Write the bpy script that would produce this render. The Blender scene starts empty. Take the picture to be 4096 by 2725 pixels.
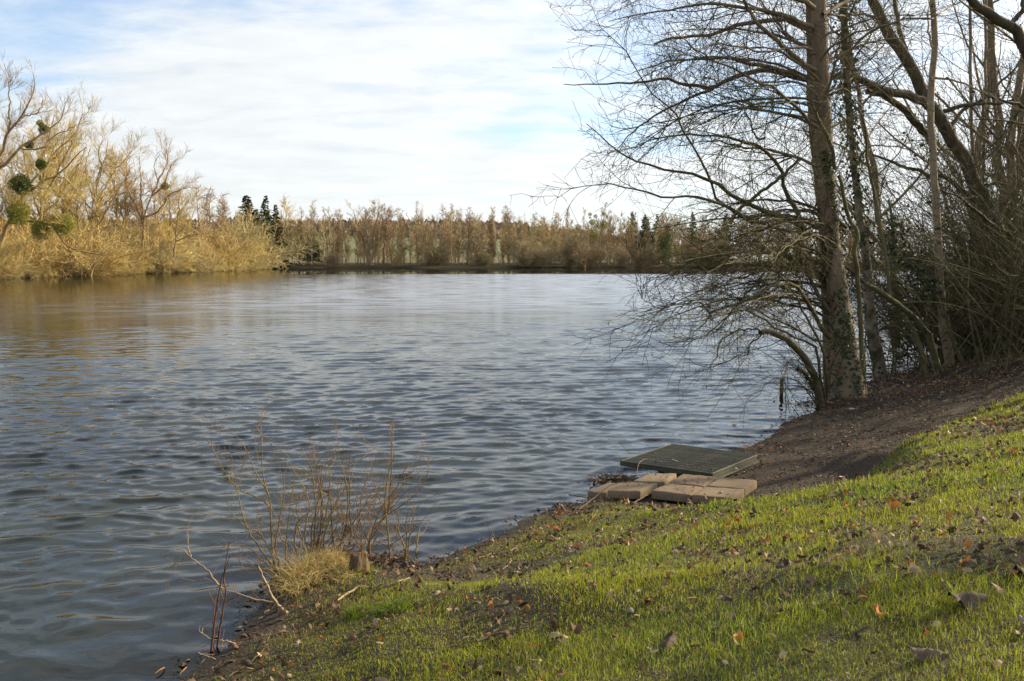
import bpy, bmesh, math, random
import numpy as np
from mathutils import Vector, Matrix

random.seed(11)
rng = np.random.default_rng(7)
scene = bpy.context.scene
COL = scene.collection

# ------------------------------------------------------------------ camera
F = 35.0 / 36.0 * 4096.0            # focal length in photograph pixels
PITCH = math.radians(4.70)
CAMZ = 2.45
cam_data = bpy.data.cameras.new('camera')
cam_data.sensor_width = 36.0
BIG_LOC = (1.42, 3.9, 0)
cam_data.lens = 35.0
cam_data.clip_start = 0.05
cam_data.clip_end = 12000.0
cam_data.dof.use_dof = True
cam_data.dof.focus_distance = 9.0
cam_data.dof.aperture_fstop = 8.0
cam = bpy.data.objects.new('camera', cam_data)
cam.location = (0, 0, CAMZ)
cam.rotation_euler = (math.pi / 2 - PITCH, 0, 0)
COL.objects.link(cam)
scene.camera = cam

# ------------------------------------------------------------------ light
SUN_AZ = math.radians(64.0)          # clockwise from the view direction (+Y)
SUN_EL = math.radians(25.0)
SUN_DIR = Vector((math.sin(SUN_AZ) * math.cos(SUN_EL), math.cos(SUN_AZ) * math.cos(SUN_EL), math.sin(SUN_EL)))
sd = bpy.data.lights.new('sun', 'SUN')
sd.energy = 5.0
sd.angle = math.radians(0.6)
sd.color = (1.0, 0.83, 0.56)
so = bpy.data.objects.new('sun', sd)
so.rotation_euler = SUN_DIR.to_track_quat('Z', 'Y').to_euler()
so.location = (30, 10, 30)
COL.objects.link(so)

world = bpy.data.worlds.new('World')
scene.world = world
world.use_nodes = True
nt = world.node_tree
nt.nodes.clear()


def wn(t, **kw):
    n = nt.nodes.new(t)
    for k, v in kw.items():
        setattr(n, k, v)
    return n


w_out = wn('ShaderNodeOutputWorld')
w_bg = wn('ShaderNodeBackground')
w_bg.inputs['Strength'].default_value = 0.105
sky = wn('ShaderNodeTexSky', sky_type='NISHITA')
sky.sun_disc = False
sky.sun_elevation = SUN_EL
sky.sun_rotation = SUN_AZ
sky.air_density = 1.0
sky.dust_density = 0.4
sky.ozone_density = 4.0
tc = wn('ShaderNodeTexCoord')
sep = wn('ShaderNodeSeparateXYZ')
nt.links.new(tc.outputs['Generated'], sep.inputs[0])


def wmath(op, a, b=None, c=None, clamp=False):
    n = wn('ShaderNodeMath', operation=op)
    n.use_clamp = clamp
    for i, v in enumerate((a, b, c)):
        if v is None:
            continue
        if isinstance(v, (int, float)):
            n.inputs[i].default_value = v
        else:
            nt.links.new(v, n.inputs[i])
    return n.outputs[0]


# thin altocumulus sheet: the view direction projected on a flat cloud layer
zc = wmath('ADD', wmath('MAXIMUM', sep.outputs['Z'], 0.0), 0.19)
px_ = wmath('DIVIDE', sep.outputs['X'], zc)
py_ = wmath('DIVIDE', sep.outputs['Y'], zc)
comb = wn('ShaderNodeCombineXYZ')
nt.links.new(px_, comb.inputs[0])
nt.links.new(py_, comb.inputs[1])


def wnoise(scale, det, rough, loc, scl):
    mp = wn('ShaderNodeMapping')
    mp.inputs['Location'].default_value = loc
    mp.inputs['Scale'].default_value = scl
    nt.links.new(comb.outputs[0], mp.inputs[0])
    n = wn('ShaderNodeTexNoise')
    n.inputs['Scale'].default_value = scale
    n.inputs['Detail'].default_value = det
    n.inputs['Roughness'].default_value = rough
    n.inputs['Distortion'].default_value = 0.25
    nt.links.new(mp.outputs[0], n.inputs[0])
    return n.outputs['Fac']


n_big = wnoise(0.8, 3, 0.5, BIG_LOC, (1, 1.3, 1))
n_rip = wnoise(4.2, 7, 0.6, (0.4, 5.0, 0), (0.85, 1.6, 1))
cover = wmath('MULTIPLY_ADD', n_big, 3.0, wmath('MULTIPLY_ADD', n_rip, 1.5, -2.25))
# the veil of high thin cloud closes toward the horizon, where the layer is seen edge-on
mrz = wn('ShaderNodeMapRange', interpolation_type='SMOOTHERSTEP')
nt.links.new(sep.outputs['Z'], mrz.inputs[0])
mrz.inputs[1].default_value = 0.02; mrz.inputs[2].default_value = 0.27
mrz.inputs[3].default_value = 1.22; mrz.inputs[4].default_value = 0.52
cover = wmath('ADD', cover, mrz.outputs[0], clamp=True)
ss = wn('ShaderNodeMapRange', interpolation_type='SMOOTHSTEP')
nt.links.new(cover, ss.inputs[0])
ss.inputs[1].default_value = 0.0
ss.inputs[2].default_value = 1.0
ss.inputs[3].default_value = 0.22
ss.inputs[4].default_value = 0.95
mixc = wn('ShaderNodeMix', data_type='RGBA')
mixc.inputs[7].default_value = (5.6, 5.75, 6.0, 1)
cshade = wn('ShaderNodeMapRange')
nt.links.new(n_rip, cshade.inputs[0])
cshade.inputs[1].default_value = 0.3; cshade.inputs[2].default_value = 0.65; cshade.inputs[3].default_value = 0.93; cshade.inputs[4].default_value = 1.06
cmul = wn('ShaderNodeVectorMath', operation='SCALE')
cmul.inputs[0].default_value = (5.1, 5.26, 5.32)
# thin cloud scatters forward: it is brighter toward the sun
sdot = wn('ShaderNodeVectorMath', operation='DOT_PRODUCT')
nt.links.new(tc.outputs['Generated'], sdot.inputs[0])
sdot.inputs[1].default_value = SUN_DIR
fwd = wmath('POWER', wmath('MAXIMUM', sdot.outputs['Value'], 0.0), 2.5)
nt.links.new(wmath('MULTIPLY', cshade.outputs[0], wmath('MULTIPLY_ADD', fwd, 0.55, 0.86)), cmul.inputs[3])
nt.links.new(cmul.outputs[0], mixc.inputs[7])
nt.links.new(ss.outputs[0], mixc.inputs[0])
nt.links.new(sky.outputs[0], mixc.inputs[6])
nt.links.new(mixc.outputs[2], w_bg.inputs['Color'])
nt.links.new(w_bg.outputs[0], w_out.inputs[0])

vs = scene.view_settings
scene.display_settings.display_device = 'sRGB'
vs.view_transform = 'Standard'
vs.look = 'None'
vs.exposure = 1.0
vs.gamma = 1.0
vs.use_curve_mapping = False
scene.cycles.max_bounces = 8
scene.cycles.diffuse_bounces = 3
scene.cycles.glossy_bounces = 4
scene.cycles.transparent_max_bounces = 12
scene.cycles.sample_clamp_indirect = 6.0

# ------------------------------------------------------------------ helpers
SP, CP = math.sin(PITCH), math.cos(PITCH)


def ray(u, v):
    dx = (u - 2048.0) / F
    dy = (1362.5 - v) / F
    return np.array([dx, CP + dy * SP, -SP + dy * CP])


def at_y(u, v, y):
    """the point of the place that stands at distance y (metres ahead) behind this spot of the photograph"""
    r = ray(u, v)
    return np.array([0, 0, CAMZ]) + r * (y / r[1])


def on_z(u, v, z):
    r = ray(u, v)
    t = (z - CAMZ) / r[2]
    return np.array([0, 0, CAMZ]) + r * t


def smooth(a, b, x):
    t = np.clip((np.asarray(x, float) - a) / (b - a), 0, 1)
    return t * t * (3 - 2 * t)


def vnoise(x, y, seed=0):
    """value noise, 0..1"""
    x = np.asarray(x, float); y = np.asarray(y, float)
    xi = np.floor(x); yi = np.floor(y)
    fx = x - xi; fy = y - yi
    fx = fx * fx * (3 - 2 * fx); fy = fy * fy * (3 - 2 * fy)

    def h(a, b):
        s = np.sin(a * 127.1 + b * 311.7 + seed * 74.7) * 43758.5453
        return s - np.floor(s)
    return (h(xi, yi) * (1 - fx) + h(xi + 1, yi) * fx) * (1 - fy) + (h(xi, yi + 1) * (1 - fx) + h(xi + 1, yi + 1) * fx) * fy


def catmull(P, K):
    """resample a polyline to K points along a smooth curve"""
    P = np.asarray(P, float)
    if len(P) == 2:
        t = np.linspace(0, 1, K)[:, None]
        return P[0] * (1 - t) + P[1] * t
    d = np.r_[0, np.cumsum(np.linalg.norm(np.diff(P[:, :3], axis=0), axis=1))]
    Q = np.vstack([2 * P[0] - P[1], P, 2 * P[-1] - P[-2]])
    s = np.linspace(0, d[-1], K)
    i = np.clip(np.searchsorted(d, s, side='right') - 1, 0, len(P) - 2)
    t = ((s - d[i]) / np.maximum(d[i + 1] - d[i], 1e-9))[:, None]
    p0, p1, p2, p3 = Q[i], Q[i + 1], Q[i + 2], Q[i + 3]
    return 0.5 * (2 * p1 + (p2 - p0) * t + (2 * p0 - 5 * p1 + 4 * p2 - p3) * t ** 2 + (3 * p1 - p0 - 3 * p2 + p3) * t ** 3)


def norm(a):
    return a / np.maximum(np.linalg.norm(a, axis=-1, keepdims=True), 1e-9)


class MB:
    """collects vertices and faces and links them as one mesh object"""

    def __init__(self):
        self.V = []; self.F = {}; self.n = 0; self.C = []; self.has_c = False

    def add(self, V, Fs, col=None):
        V = np.asarray(V, float).reshape(-1, 3)
        if len(V) == 0:
            return
        for f in (Fs if isinstance(Fs, list) else [Fs]):
            f = np.asarray(f, int)
            if f.size:
                self.F.setdefault(f.shape[1], []).append(f + self.n)
        if col is not None:
            self.has_c = True
            self.C.append(np.broadcast_to(np.asarray(col, float), (len(V), 3)))
        else:
            self.C.append(np.ones((len(V), 3)))
        self.V.append(V); self.n += len(V)

    def tubes(self, P, R, S=4, col=None):
        P = np.asarray(P, float); R = np.asarray(R, float)
        if P.ndim == 2:
            P = P[None]; R = R[None]
        M, K, _ = P.shape
        if M == 0:
            return
        T = np.empty_like(P)
        T[:, 1:-1] = P[:, 2:] - P[:, :-2]; T[:, 0] = P[:, 1] - P[:, 0]; T[:, -1] = P[:, -1] - P[:, -2]
        T = norm(T)
        ax = norm(P[:, -1] - P[:, 0])
        ref = np.where(np.abs(ax[:, 2:3]) < 0.8, np.array([[0, 0, 1.0]]), np.array([[1.0, 0, 0]]))
        U = norm(np.cross(T, ref[:, None, :])); W = np.cross(T, U)
        a = np.arange(S) * 2 * math.pi / S
        V = P[:, :, None, :] + R[:, :, None, None] * (U[:, :, None, :] * np.cos(a)[None, None, :, None] + W[:, :, None, :] * np.sin(a)[None, None, :, None])
        base = (np.arange(M) * K * S)[:, None, None]
        k = np.arange(K - 1)[None, :, None]; s = np.arange(S)[None, None, :]
        s2 = (s + 1) % S
        A = base + k * S + s; B = base + k * S + s2; Cc = base + (k + 1) * S + s2; D = base + (k + 1) * S + s
        Fq = np.stack([A, D, Cc, B], -1).reshape(-1, 4)
        if col is not None:
            col = np.asarray(col, float)
            if col.ndim == 2:
                col = np.repeat(col, K * S, axis=0)
        self.add(V.reshape(-1, 3), Fq, col)

    def mesh(self, name, mat, smooth_=True):
        me = bpy.data.meshes.new(name)
        V = np.vstack(self.V).astype(np.float32)
        me.vertices.add(len(V)); me.vertices.foreach_set('co', V.ravel())
        li = []; ls = []; lt = []; st = 0
        for k, fs in self.F.items():
            f = np.vstack(fs); li.append(f.ravel()); ls.append(st + np.arange(len(f)) * k); lt.append(np.full(len(f), k)); st += f.size
        li = np.concatenate(li).astype(np.int32); ls = np.concatenate(ls).astype(np.int32)
        me.loops.add(len(li)); me.loops.foreach_set('vertex_index', li)
        me.polygons.add(len(ls)); me.polygons.foreach_set('loop_start', ls)
        me.update(calc_edges=True)
        me.polygons.foreach_set('use_smooth', np.full(len(ls), smooth_, dtype=bool))
        if self.has_c:
            ca = me.attributes.new('tint', 'FLOAT_COLOR', 'POINT')
            c = np.ones((len(V), 4), np.float32); c[:, :3] = np.vstack(self.C)
            ca.data.foreach_set('color', c.ravel())
        if mat is not None:
            me.materials.append(mat)
        me.validate()
        return me

    def build(self, name, mat, parent=None, smooth_=True):
        o = bpy.data.objects.new(name, self.mesh(name, mat, smooth_))
        COL.objects.link(o)
        if parent is not None:
            link_to(o, parent)
        return o


def link_to(o, parent):
    o.parent = parent
    if o.type == 'MESH' and o.data.users == 1 and parent.type == 'EMPTY' or o.type == 'MESH':
        o.matrix_parent_inverse = Matrix.Translation(-parent.location) if not parent.parent else (Matrix.Translation(-parent.location))


def empty(name, loc):
    e = bpy.data.objects.new(name, None)
    e.empty_display_size = 0.2
    e.location = Vector(loc)
    COL.objects.link(e)
    return e


def tag(o, label=None, cat=None, group=None, kind=None):
    if label: o['label'] = label
    if cat: o['category'] = cat
    if group: o['group'] = group
    if kind: o['kind'] = kind
    return o


def sprout(P, R, per_m, ang=(35, 70), length=(0.4, 1.0), K=5, wig=0.12, up=0.0, t0=0.12, t1=1.0, rr=0.55, slim=0.010, rmin=0.0022, fall=0.5, bias=None, tip=0.45, curl=0.0, nmax=None):
    """side shoots on a batch of branches: P (M,K,3), R (M,K) -> child P, R"""
    M, K0, _ = P.shape
    L = np.linalg.norm(np.diff(P, axis=1), axis=2).sum(1)
    n = rng.poisson(np.maximum(per_m * L * (t1 - t0), 0))
    if nmax: n = np.minimum(n, nmax)
    idx = np.repeat(np.arange(M), n)
    N = len(idx)
    if N == 0:
        return np.zeros((0, K, 3)), np.zeros((0, K))
    t = t0 + (t1 - t0) * rng.random(N)
    f = t * (K0 - 1); i = np.clip(f.astype(int), 0, K0 - 2); w = (f - i)[:, None]
    pos = P[idx, i] * (1 - w) + P[idx, i + 1] * w
    tan = norm(P[idx, i + 1] - P[idx, i])
    pr = R[idx, i] * (1 - w[:, 0]) + R[idx, i + 1] * w[:, 0]
    rv = rng.normal(size=(N, 3))
    perp = norm(rv - (rv * tan).sum(1, keepdims=True) * tan)
    a = np.radians(rng.uniform(ang[0], ang[1], N))[:, None]
    d = np.cos(a) * tan + np.sin(a) * perp
    if bias is not None:
        d = norm(d + np.asarray(bias))
    ln = rng.uniform(length[0], length[1], N) * (1 - fall * t)
    step = (ln / (K - 1))[:, None]
    r0 = np.minimum(pr * rr, np.maximum(ln * slim, rmin))
    r0 = np.maximum(r0, rmin)
    bend = rng.normal(size=(N, 3)) * curl
    out = np.empty((N, K, 3)); out[:, 0] = pos
    for k in range(1, K):
        d = norm(d + rng.normal(size=(N, 3)) * wig + bend + np.array([0, 0, up]))
        out[:, k] = out[:, k - 1] + d * step
    rad = r0[:, None] * np.linspace(1, tip, K)[None, :]
    rad = np.maximum(rad, rmin * 0.75)
    return out, rad


def cat(*lists):
    """resample-free join of batches with the same K"""
    Ps = [a for a, _ in lists]; Rs = [b for _, b in lists]
    return np.concatenate(Ps), np.concatenate(Rs)


# ------------------------------------------------------------------ materials
def mk(name, c1, c2, scale=4.0, rough=0.85, bump=0.0, bscale=None, stretch=(1, 1, 1), c3=None, c3_scale=1.5, c3_lo=0.5, c3_hi=0.62,
       tint=False, translucent=0.0, vary=0.0, spec=0.3, coords='Object', detail=6):
    m = bpy.data.materials.new(name); m.use_nodes = True
    t = m.node_tree; N = t.nodes; Lk = t.links
    b = N['Principled BSDF']
    b.inputs['Roughness'].default_value = rough
    b.inputs['Specular IOR Level'].default_value = spec
    tcn = N.new('ShaderNodeTexCoord'); mp = N.new('ShaderNodeMapping'); mp.inputs['Scale'].default_value = stretch
    Lk.new(tcn.outputs[coords], mp.inputs[0])
    no = N.new('ShaderNodeTexNoise'); no.inputs['Scale'].default_value = scale; no.inputs['Detail'].default_value = detail; no.inputs['Roughness'].default_value = 0.6
    Lk.new(mp.outputs[0], no.inputs[0])
    r = N.new('ShaderNodeValToRGB')
    r.color_ramp.elements[0].position = 0.32; r.color_ramp.elements[0].color = (*c1, 1)
    r.color_ramp.elements[1].position = 0.68; r.color_ramp.elements[1].color = (*c2, 1)
    Lk.new(no.outputs['Fac'], r.inputs[0])
    col = r.outputs[0]
    if c3 is not None:
        n3 = N.new('ShaderNodeTexNoise'); n3.inputs['Scale'].default_value = c3_scale; n3.inputs['Detail'].default_value = 5
        Lk.new(tcn.outputs[coords], n3.inputs[0])
        mr = N.new('ShaderNodeMapRange'); mr.inputs[1].default_value = c3_lo; mr.inputs[2].default_value = c3_hi
        Lk.new(n3.outputs['Fac'], mr.inputs[0])
        mx = N.new('ShaderNodeMix'); mx.data_type = 'RGBA'; mx.inputs[7].default_value = (*c3, 1)
        Lk.new(mr.outputs[0], mx.inputs[0]); Lk.new(col, mx.inputs[6]); col = mx.outputs[2]
    if tint:
        at = N.new('ShaderNodeAttribute'); at.attribute_name = 'tint'
        mx = N.new('ShaderNodeMix'); mx.data_type = 'RGBA'; mx.blend_type = 'MULTIPLY'; mx.inputs[0].default_value = 1.0
        Lk.new(col, mx.inputs[6]); Lk.new(at.outputs['Color'], mx.inputs[7]); col = mx.outputs[2]
    if vary:
        oi = N.new('ShaderNodeObjectInfo'); hs = N.new('ShaderNodeHueSaturation')
        m1 = N.new('ShaderNodeMath'); m1.operation = 'MULTIPLY_ADD'; m1.inputs[1].default_value = vary; m1.inputs[2].default_value = 1.0 - vary / 2
        Lk.new(oi.outputs['Random'], m1.inputs[0]); Lk.new(m1.outputs[0], hs.inputs['Value']); Lk.new(col, hs.inputs['Color'])
        m2 = N.new('ShaderNodeMath'); m2.operation = 'MULTIPLY_ADD'; m2.inputs[1].default_value = 0.05 * vary; m2.inputs[2].default_value = 0.5 - 0.025 * vary
        Lk.new(oi.outputs['Random'], m2.inputs[0]); Lk.new(m2.outputs[0], hs.inputs['Hue'])
        col = hs.outputs[0]
    Lk.new(col, b.inputs['Base Color'])
    if bump:
        nb = N.new('ShaderNodeTexNoise'); nb.inputs['Scale'].default_value = bscale or scale * 2.5; nb.inputs['Detail'].default_value = 5
        Lk.new(mp.outputs[0], nb.inputs[0])
        bp = N.new('ShaderNodeBump'); bp.inputs['Strength'].default_value = 1.0; bp.inputs['Distance'].default_value = bump
        Lk.new(nb.outputs['Fac'], bp.inputs['Height']); Lk.new(bp.outputs[0], b.inputs['Normal'])
    if translucent:
        tr = N.new('ShaderNodeBsdfTranslucent'); Lk.new(col, tr.inputs['Color'])
        ms = N.new('ShaderNodeMixShader'); ms.inputs[0].default_value = translucent
        Lk.new(b.outputs[0], ms.inputs[1]); Lk.new(tr.outputs[0], ms.inputs[2])
        Lk.new(ms.outputs[0], N['Material Output'].inputs['Surface'])
    return m

# ------------------------------------------------------------------ the lie of the land
near_shore = [(720, 2725), (860, 2615), (965, 2530), (1040, 2430), (1100, 2330), (1190, 2265), (1290, 2235), (1400, 2225),
              (1480, 2245), (1520, 2285), (1640, 2275), (1760, 2235), (1880, 2185), (2010, 2140), (2070, 2085), (2200, 2040), (2330, 2010), (2420, 1985),
              (2560, 1925), (2700, 1880), (2790, 1838), (2900, 1808), (3000, 1788), (3110, 1730), (3125, 1698), (3200, 1665), (3280, 1640), (3330, 1605),
              (3410, 1560), (3520, 1520), (3640, 1485), (3760, 1440)]
shore = [on_z(u, v, 0)[:2] for u, v in near_shore]
shore = [(-30, -34), (-14, -14), (-6.5, -3.5), (-3.6, 1.8)] + [tuple(p) for p in shore] + [(14.5, 31), (21, 44), (38, 88), (72, 180), (150, 262), (150, 278),
         (92, 273), (50, 270), (15, 272), (-20, 269), (-50, 271), (-67, 272), (-70, 262), (-66, 232), (-68, 205), (-63.5, 177), (-66, 150), (-64.5, 126), (-80, 108), (-100, 70), (-98, 20), (-70, -30)]
SH = np.array(shore)
SA, SB = SH, np.roll(SH, -1, axis=0)


def shore_dist(x, y):
    """signed distance to the waterline: positive on land, negative over the lake"""
    x = np.asarray(x, float).ravel(); y = np.asarray(y, float).ravel()
    best = np.full(x.shape, 1e18); ins = np.zeros(x.shape, bool)
    for a, b in zip(SA, SB):
        ab = b - a
        t = np.clip(((x - a[0]) * ab[0] + (y - a[1]) * ab[1]) / (ab @ ab), 0, 1)
        d = (x - a[0] - t * ab[0]) ** 2 + (y - a[1] - t * ab[1]) ** 2
        best = np.minimum(best, d)
        c = (a[1] > y) != (b[1] > y)
        if abs(ab[1]) > 1e-9:
            ins ^= c & (x < a[0] + (y - a[1]) * ab[0] / ab[1])
    s = np.sqrt(best)
    return np.where(ins, -s, s)


DIRT = np.array([on_z(u, v, z)[:2] for u, v, z in [
    (3080, 1735, .02), (3010, 1790, .02), (2900, 1815, .02), (2690, 1890, .05), (2420, 1992, .03), (2560, 2015, .12), (2780, 2030, .2), (2960, 2010, .3), (3090, 1985, .35), (3300, 1885, .45), (3480, 1810, .5), (3650, 1755, .58),
    (3740, 1712, .62), (3790, 1670, .62), (3900, 1615, .7), (4096, 1530, .8), (4500, 1450, .9), (4700, 1420, 1), (4400, 1400, .9), (4096, 1405, .8), (3800, 1450, .5), (3600, 1500, .3), (3400, 1600, .1), (3230, 1665, .04)]])


def poly_dist(poly, x, y):
    x = np.asarray(x, float).ravel(); y = np.asarray(y, float).ravel()
    best = np.full(x.shape, 1e18); ins = np.zeros(x.shape, bool)
    for a, b in zip(poly, np.roll(poly, -1, axis=0)):
        ab = b - a
        t = np.clip(((x - a[0]) * ab[0] + (y - a[1]) * ab[1]) / (ab @ ab), 0, 1)
        best = np.minimum(best, (x - a[0] - t * ab[0]) ** 2 + (y - a[1] - t * ab[1]) ** 2)
        if abs(ab[1]) > 1e-9:
            ins ^= ((a[1] > y) != (b[1] > y)) & (x < a[0] + (y - a[1]) * ab[0] / ab[1])
    s = np.sqrt(best)
    return np.where(ins, -s, s)


TUSS = on_z(1330, 2290, 0.0)[:2]
PAD = np.array([on_z(2200 + a / 2.357, 1650 + b / 2.357, .12)[:2] for a, b in [(360, 760), (540, 780), (940, 775), (1320, 815), (1745, 850), (1960, 650), (1600, 600), (930, 565), (700, 660)]])
GRATE = np.array([on_z(2200 + a / 2.357, 1650 + b / 2.357, .1)[:2] for a, b in [(670, 465), (1120, 300), (1965, 400), (1558, 590)]])


def ground_z(x, y, full=False):
    shp = np.shape(x)
    x = np.asarray(x, float).ravel(); y = np.asarray(y, float).ravel()
    s = shore_dist(x, y)
    z = np.interp(s, [-40, -8, -3, -1, -.3, 0, .3, 1, 2, 3, 4, 6, 10, 20, 60, 200], [-3.5, -1.6, -.9, -.38, -.10, 0, .07, .2, .43, .7, .96, 1.28, 1.55, 1.8, 2.0, 2.4])
    R = np.hypot(x, y)
    far = smooth(40, 90, R)
    zf = np.interp(s, [-40, -6, 0, .4, 1.5, 6, 30, 200], [-3.5, -1.2, 0, .35, .7, .95, 1.2, 1.6])
    z = z * (1 - far) + zf * far
    land = smooth(0.0, 0.5, s)
    near = 1 - smooth(28, 40, R)
    dd = poly_dist(DIRT, x, y)
    dirt = smooth(0.10, -0.12, dd) * near
    # the trodden strip lies a hand lower than the turf, with a small worn edge
    z -= dirt * np.minimum(0.12, np.maximum(z - .03, 0) * .35) * land
    z += land * near * ((vnoise(x * 1.3, y * 1.3, 1) - .5) * .05 + (vnoise(x * 4.1, y * 4.1, 2) - .5) * .03 + (vnoise(x * 11, y * 11, 3) - .5) * .012 * (1 + dirt * 1.6) + (vnoise(x * 2.6, y * 3.4, 4) - .5) * .05 * dirt)
    tm = np.exp(-(((x - TUSS[0]) / .42) ** 2 + ((y - TUSS[1]) / .30) ** 2)) * .06
    z += tm
    # hollows where the slabs and the grating are bedded
    pd = poly_dist(PAD, x, y) if len(x) < 40 else np.where(R < 16, poly_dist(PAD, x, y), 9)
    z = np.where(pd < 1.9, np.minimum(z, .06 + np.maximum(pd, 0) * .12 + smooth(.8, 1.9, pd) * .5), z)
    gd_ = poly_dist(GRATE, x, y) if len(x) < 40 else np.where(R < 18, poly_dist(GRATE, x, y), 9)
    z = np.where(gd_ < .12, np.minimum(z, .06 + np.maximum(gd_, 0) * .8), z)
    # rising farmland beyond the far bank
    hill = smooth(330, 1150, y) * 27.0 + smooth(330, 900, y) * 6 * (vnoise(x / 260, y / 260, 5) - .5)
    hill *= smooth(210, -40, x * 1000 / np.maximum(y, 300))
    hill += smooth(120, 900, -x - 160) * 22 * smooth(-200, 200, y)
    z += hill * smooth(30, 120, s)
    if full:
        return z.reshape(shp), s.reshape(shp), dd.reshape(shp)
    return z.reshape(shp)


def on_ground(u, v):
    """where the sight line through this spot of the photograph meets the ground"""
    r = ray(u, v); o = np.array([0, 0, CAMZ])
    t = np.concatenate([np.arange(1.5, 30, .02), np.arange(30, 400, .5)])
    P = o + r * t[:, None]
    h = ground_z(P[:, 0], P[:, 1])
    k = np.argmax(P[:, 2] < np.maximum(h, 0.0))
    p = P[k]
    return np.array([p[0], p[1], max(float(h[k]), 0.0)])


def gz(x, y):
    return float(ground_z(np.array([x]), np.array([y]))[0])


# one ground sheet, finer near the camera, out to the horizon
def rings(pairs):
    r = [pairs[0][0]]
    for (r0, g), (r1, _) in zip(pairs[:-1], pairs[1:]):
        while r[-1] < r1:
            r.append(r[-1] * g)
    return np.array(r)


def polar(Rr, Az):
    R_, A_ = np.meshgrid(Rr, Az, indexing='ij')
    nr, na = R_.shape
    i = np.arange(nr - 1)[:, None]; j = np.arange(na)[None, :]
    j2 = (j + 1) % na
    Fq = np.stack([(i * na + j) + 0 * j, i * na + j2, (i + 1) * na + j2, (i + 1) * na + j + 0 * j2], -1).reshape(-1, 4)
    return R_ * np.sin(A_), R_ * np.cos(A_), Fq


az = np.radians(np.concatenate([np.arange(-34, 36, .30), np.arange(36, 326, 5.0)]))
gr = rings([(0.4, 1.12), (2.6, 1.015), (30, 1.05), (7000, 1)])
gx, gy, gf = polar(gr, az)
gzv, gs, gd = ground_z(gx, gy, True)
x, y, z, s, dd = [a.ravel() for a in (gx, gy, gzv, gs, gd)]
c_turf = np.array([.042, .046, .014]); c_straw = np.array([.075, .06, .028]); c_dirt = np.array([.028, .0195, .0125]); c_wet = np.array([.020, .016, .012])
c_lit = np.array([.048, .032, .020]); c_bed = np.array([.030, .026, .016]); c_far = np.array([.10, .08, .036]); c_field = np.array([.10, .125, .045]); c_tan = np.array([.20, .155, .085]); c_moss = np.array([.085, .095, .018])


def mixc_(a, b, w):
    return a * (1 - w[:, None]) + b * w[:, None]


R = np.hypot(x, y)
col = np.broadcast_to(c_turf, (len(x), 3)).copy()
col = mixc_(col, c_moss, smooth(.45, .75, vnoise(x * 1.7, y * 1.7, 8)) * .8)
col = mixc_(col, c_straw, smooth(.55, .85, vnoise(x * 2.3, y * 2.3, 9)) * .6)
col = mixc_(col, c_lit, smooth(.35, .7, vnoise(x * .9 + y * .4, y * 1.6, 10)) * .55)
col = mixc_(col, c_lit, smooth(1.2, .3, s) * .65)
col = col * (.72 + .56 * smooth(.3, .7, vnoise(x * .8 + 4, y * 1.1, 15)))[:, None]
wood = smooth(15.5, 18.5, y) * smooth(4.5, 6.0, x)
dm = np.maximum(smooth(.08, -.10, dd + (vnoise(x * 6, y * 6, 11) - .5) * .22), wood)
col = mixc_(col, c_dirt, dm)
col = mixc_(col, c_lit * (.8 + .5 * vnoise(x * 5, y * 5, 13))[:, None], dm * smooth(.35, .7, vnoise(x * 1.4, y * 1.4, 12)) * .8)
col = mixc_(col, c_wet, smooth(.28, .02, s + (vnoise(x * 5, y * 5, 14) - .5) * .2))
far = smooth(40, 90, R)
col = mixc_(col, c_far, far)
col = mixc_(col, c_wet * 1.2, far * smooth(.9, .3, s))
fld = smooth(380, 520, y)
band = vnoise(x / 90 + y / 400, y / 160, 21)
col = mixc_(col, c_field * (.8 + .4 * vnoise(x / 25, y / 25, 22))[:, None], fld * smooth(.25, .45, band))
col = mixc_(col, c_tan, fld * smooth(.5, .38, band) * .9)
col = mixc_(col, np.array([.075, .055, .04]), smooth(860, 930, y))
col = mixc_(col, c_bed, smooth(0, -.06, s))
gb = MB()
gb.add(np.stack([x, y, z], 1), gf, col)
cv = len(x)
gb.add(np.array([[0, 0, gz(0, 0)]]), np.zeros((0, 3), int), c_turf)
na = len(az)
gb.F.setdefault(3, []).append(np.array([[cv, j, (j + 1) % na] for j in range(na)]))

m_ground = mk('earth_and_turf', (.62, .62, .62), (1.35, 1.35, 1.35), scale=30, rough=.92, bump=.035, bscale=55, tint=True, detail=8)
ground = gb.build('ground', m_ground)
tag(ground, 'sloping bank of turf, leaf litter and bare earth around the lake', kind='structure')

# ------------------------------------------------------------------ the lake
waz = np.radians(np.concatenate([np.arange(-37, 32, .175), np.arange(32, 323, 5.0)]))
wr = rings([(2.0, 1.05), (5.2, 1.004), (38, 1.009), (85, 1.04), (330, 1)])
wx, wy, wf = polar(wr, waz)
X, Y = wx.ravel(), wy.ravel()
Rr = np.hypot(X, Y)
spacing = np.where(Rr < 38, Rr * .004, Rr * .009)
ws = shore_dist(X, Y)
off = -ws
lee = smooth(0.1, 3.5, off) * .5 + .5
nearshade = smooth(5.5, 11.0, Rr) * .2 + .85
gust = .75 + .5 * vnoise(X / 5 + 9, Y / 7, 31)
calm_far = smooth(166, 156, Y + 1.5 * vnoise(X / 6, Y * 0, 33)) * .996 + .004
calm_left = smooth(12, 78, X + 66) * .94 + .06
amp = np.minimum(lee, nearshade) * gust * calm_far * calm_left
wrng = np.random.default_rng(5)
NW = 150
lam = np.exp(wrng.uniform(math.log(.075), math.log(1.2), NW))
slope = np.exp(-(np.log(lam / .24) / .62) ** 2) + .50 * np.exp(-(np.log(lam / .62) / .42) ** 2)
slope *= .19 / math.sqrt((slope ** 2).sum() / 2)
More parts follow.
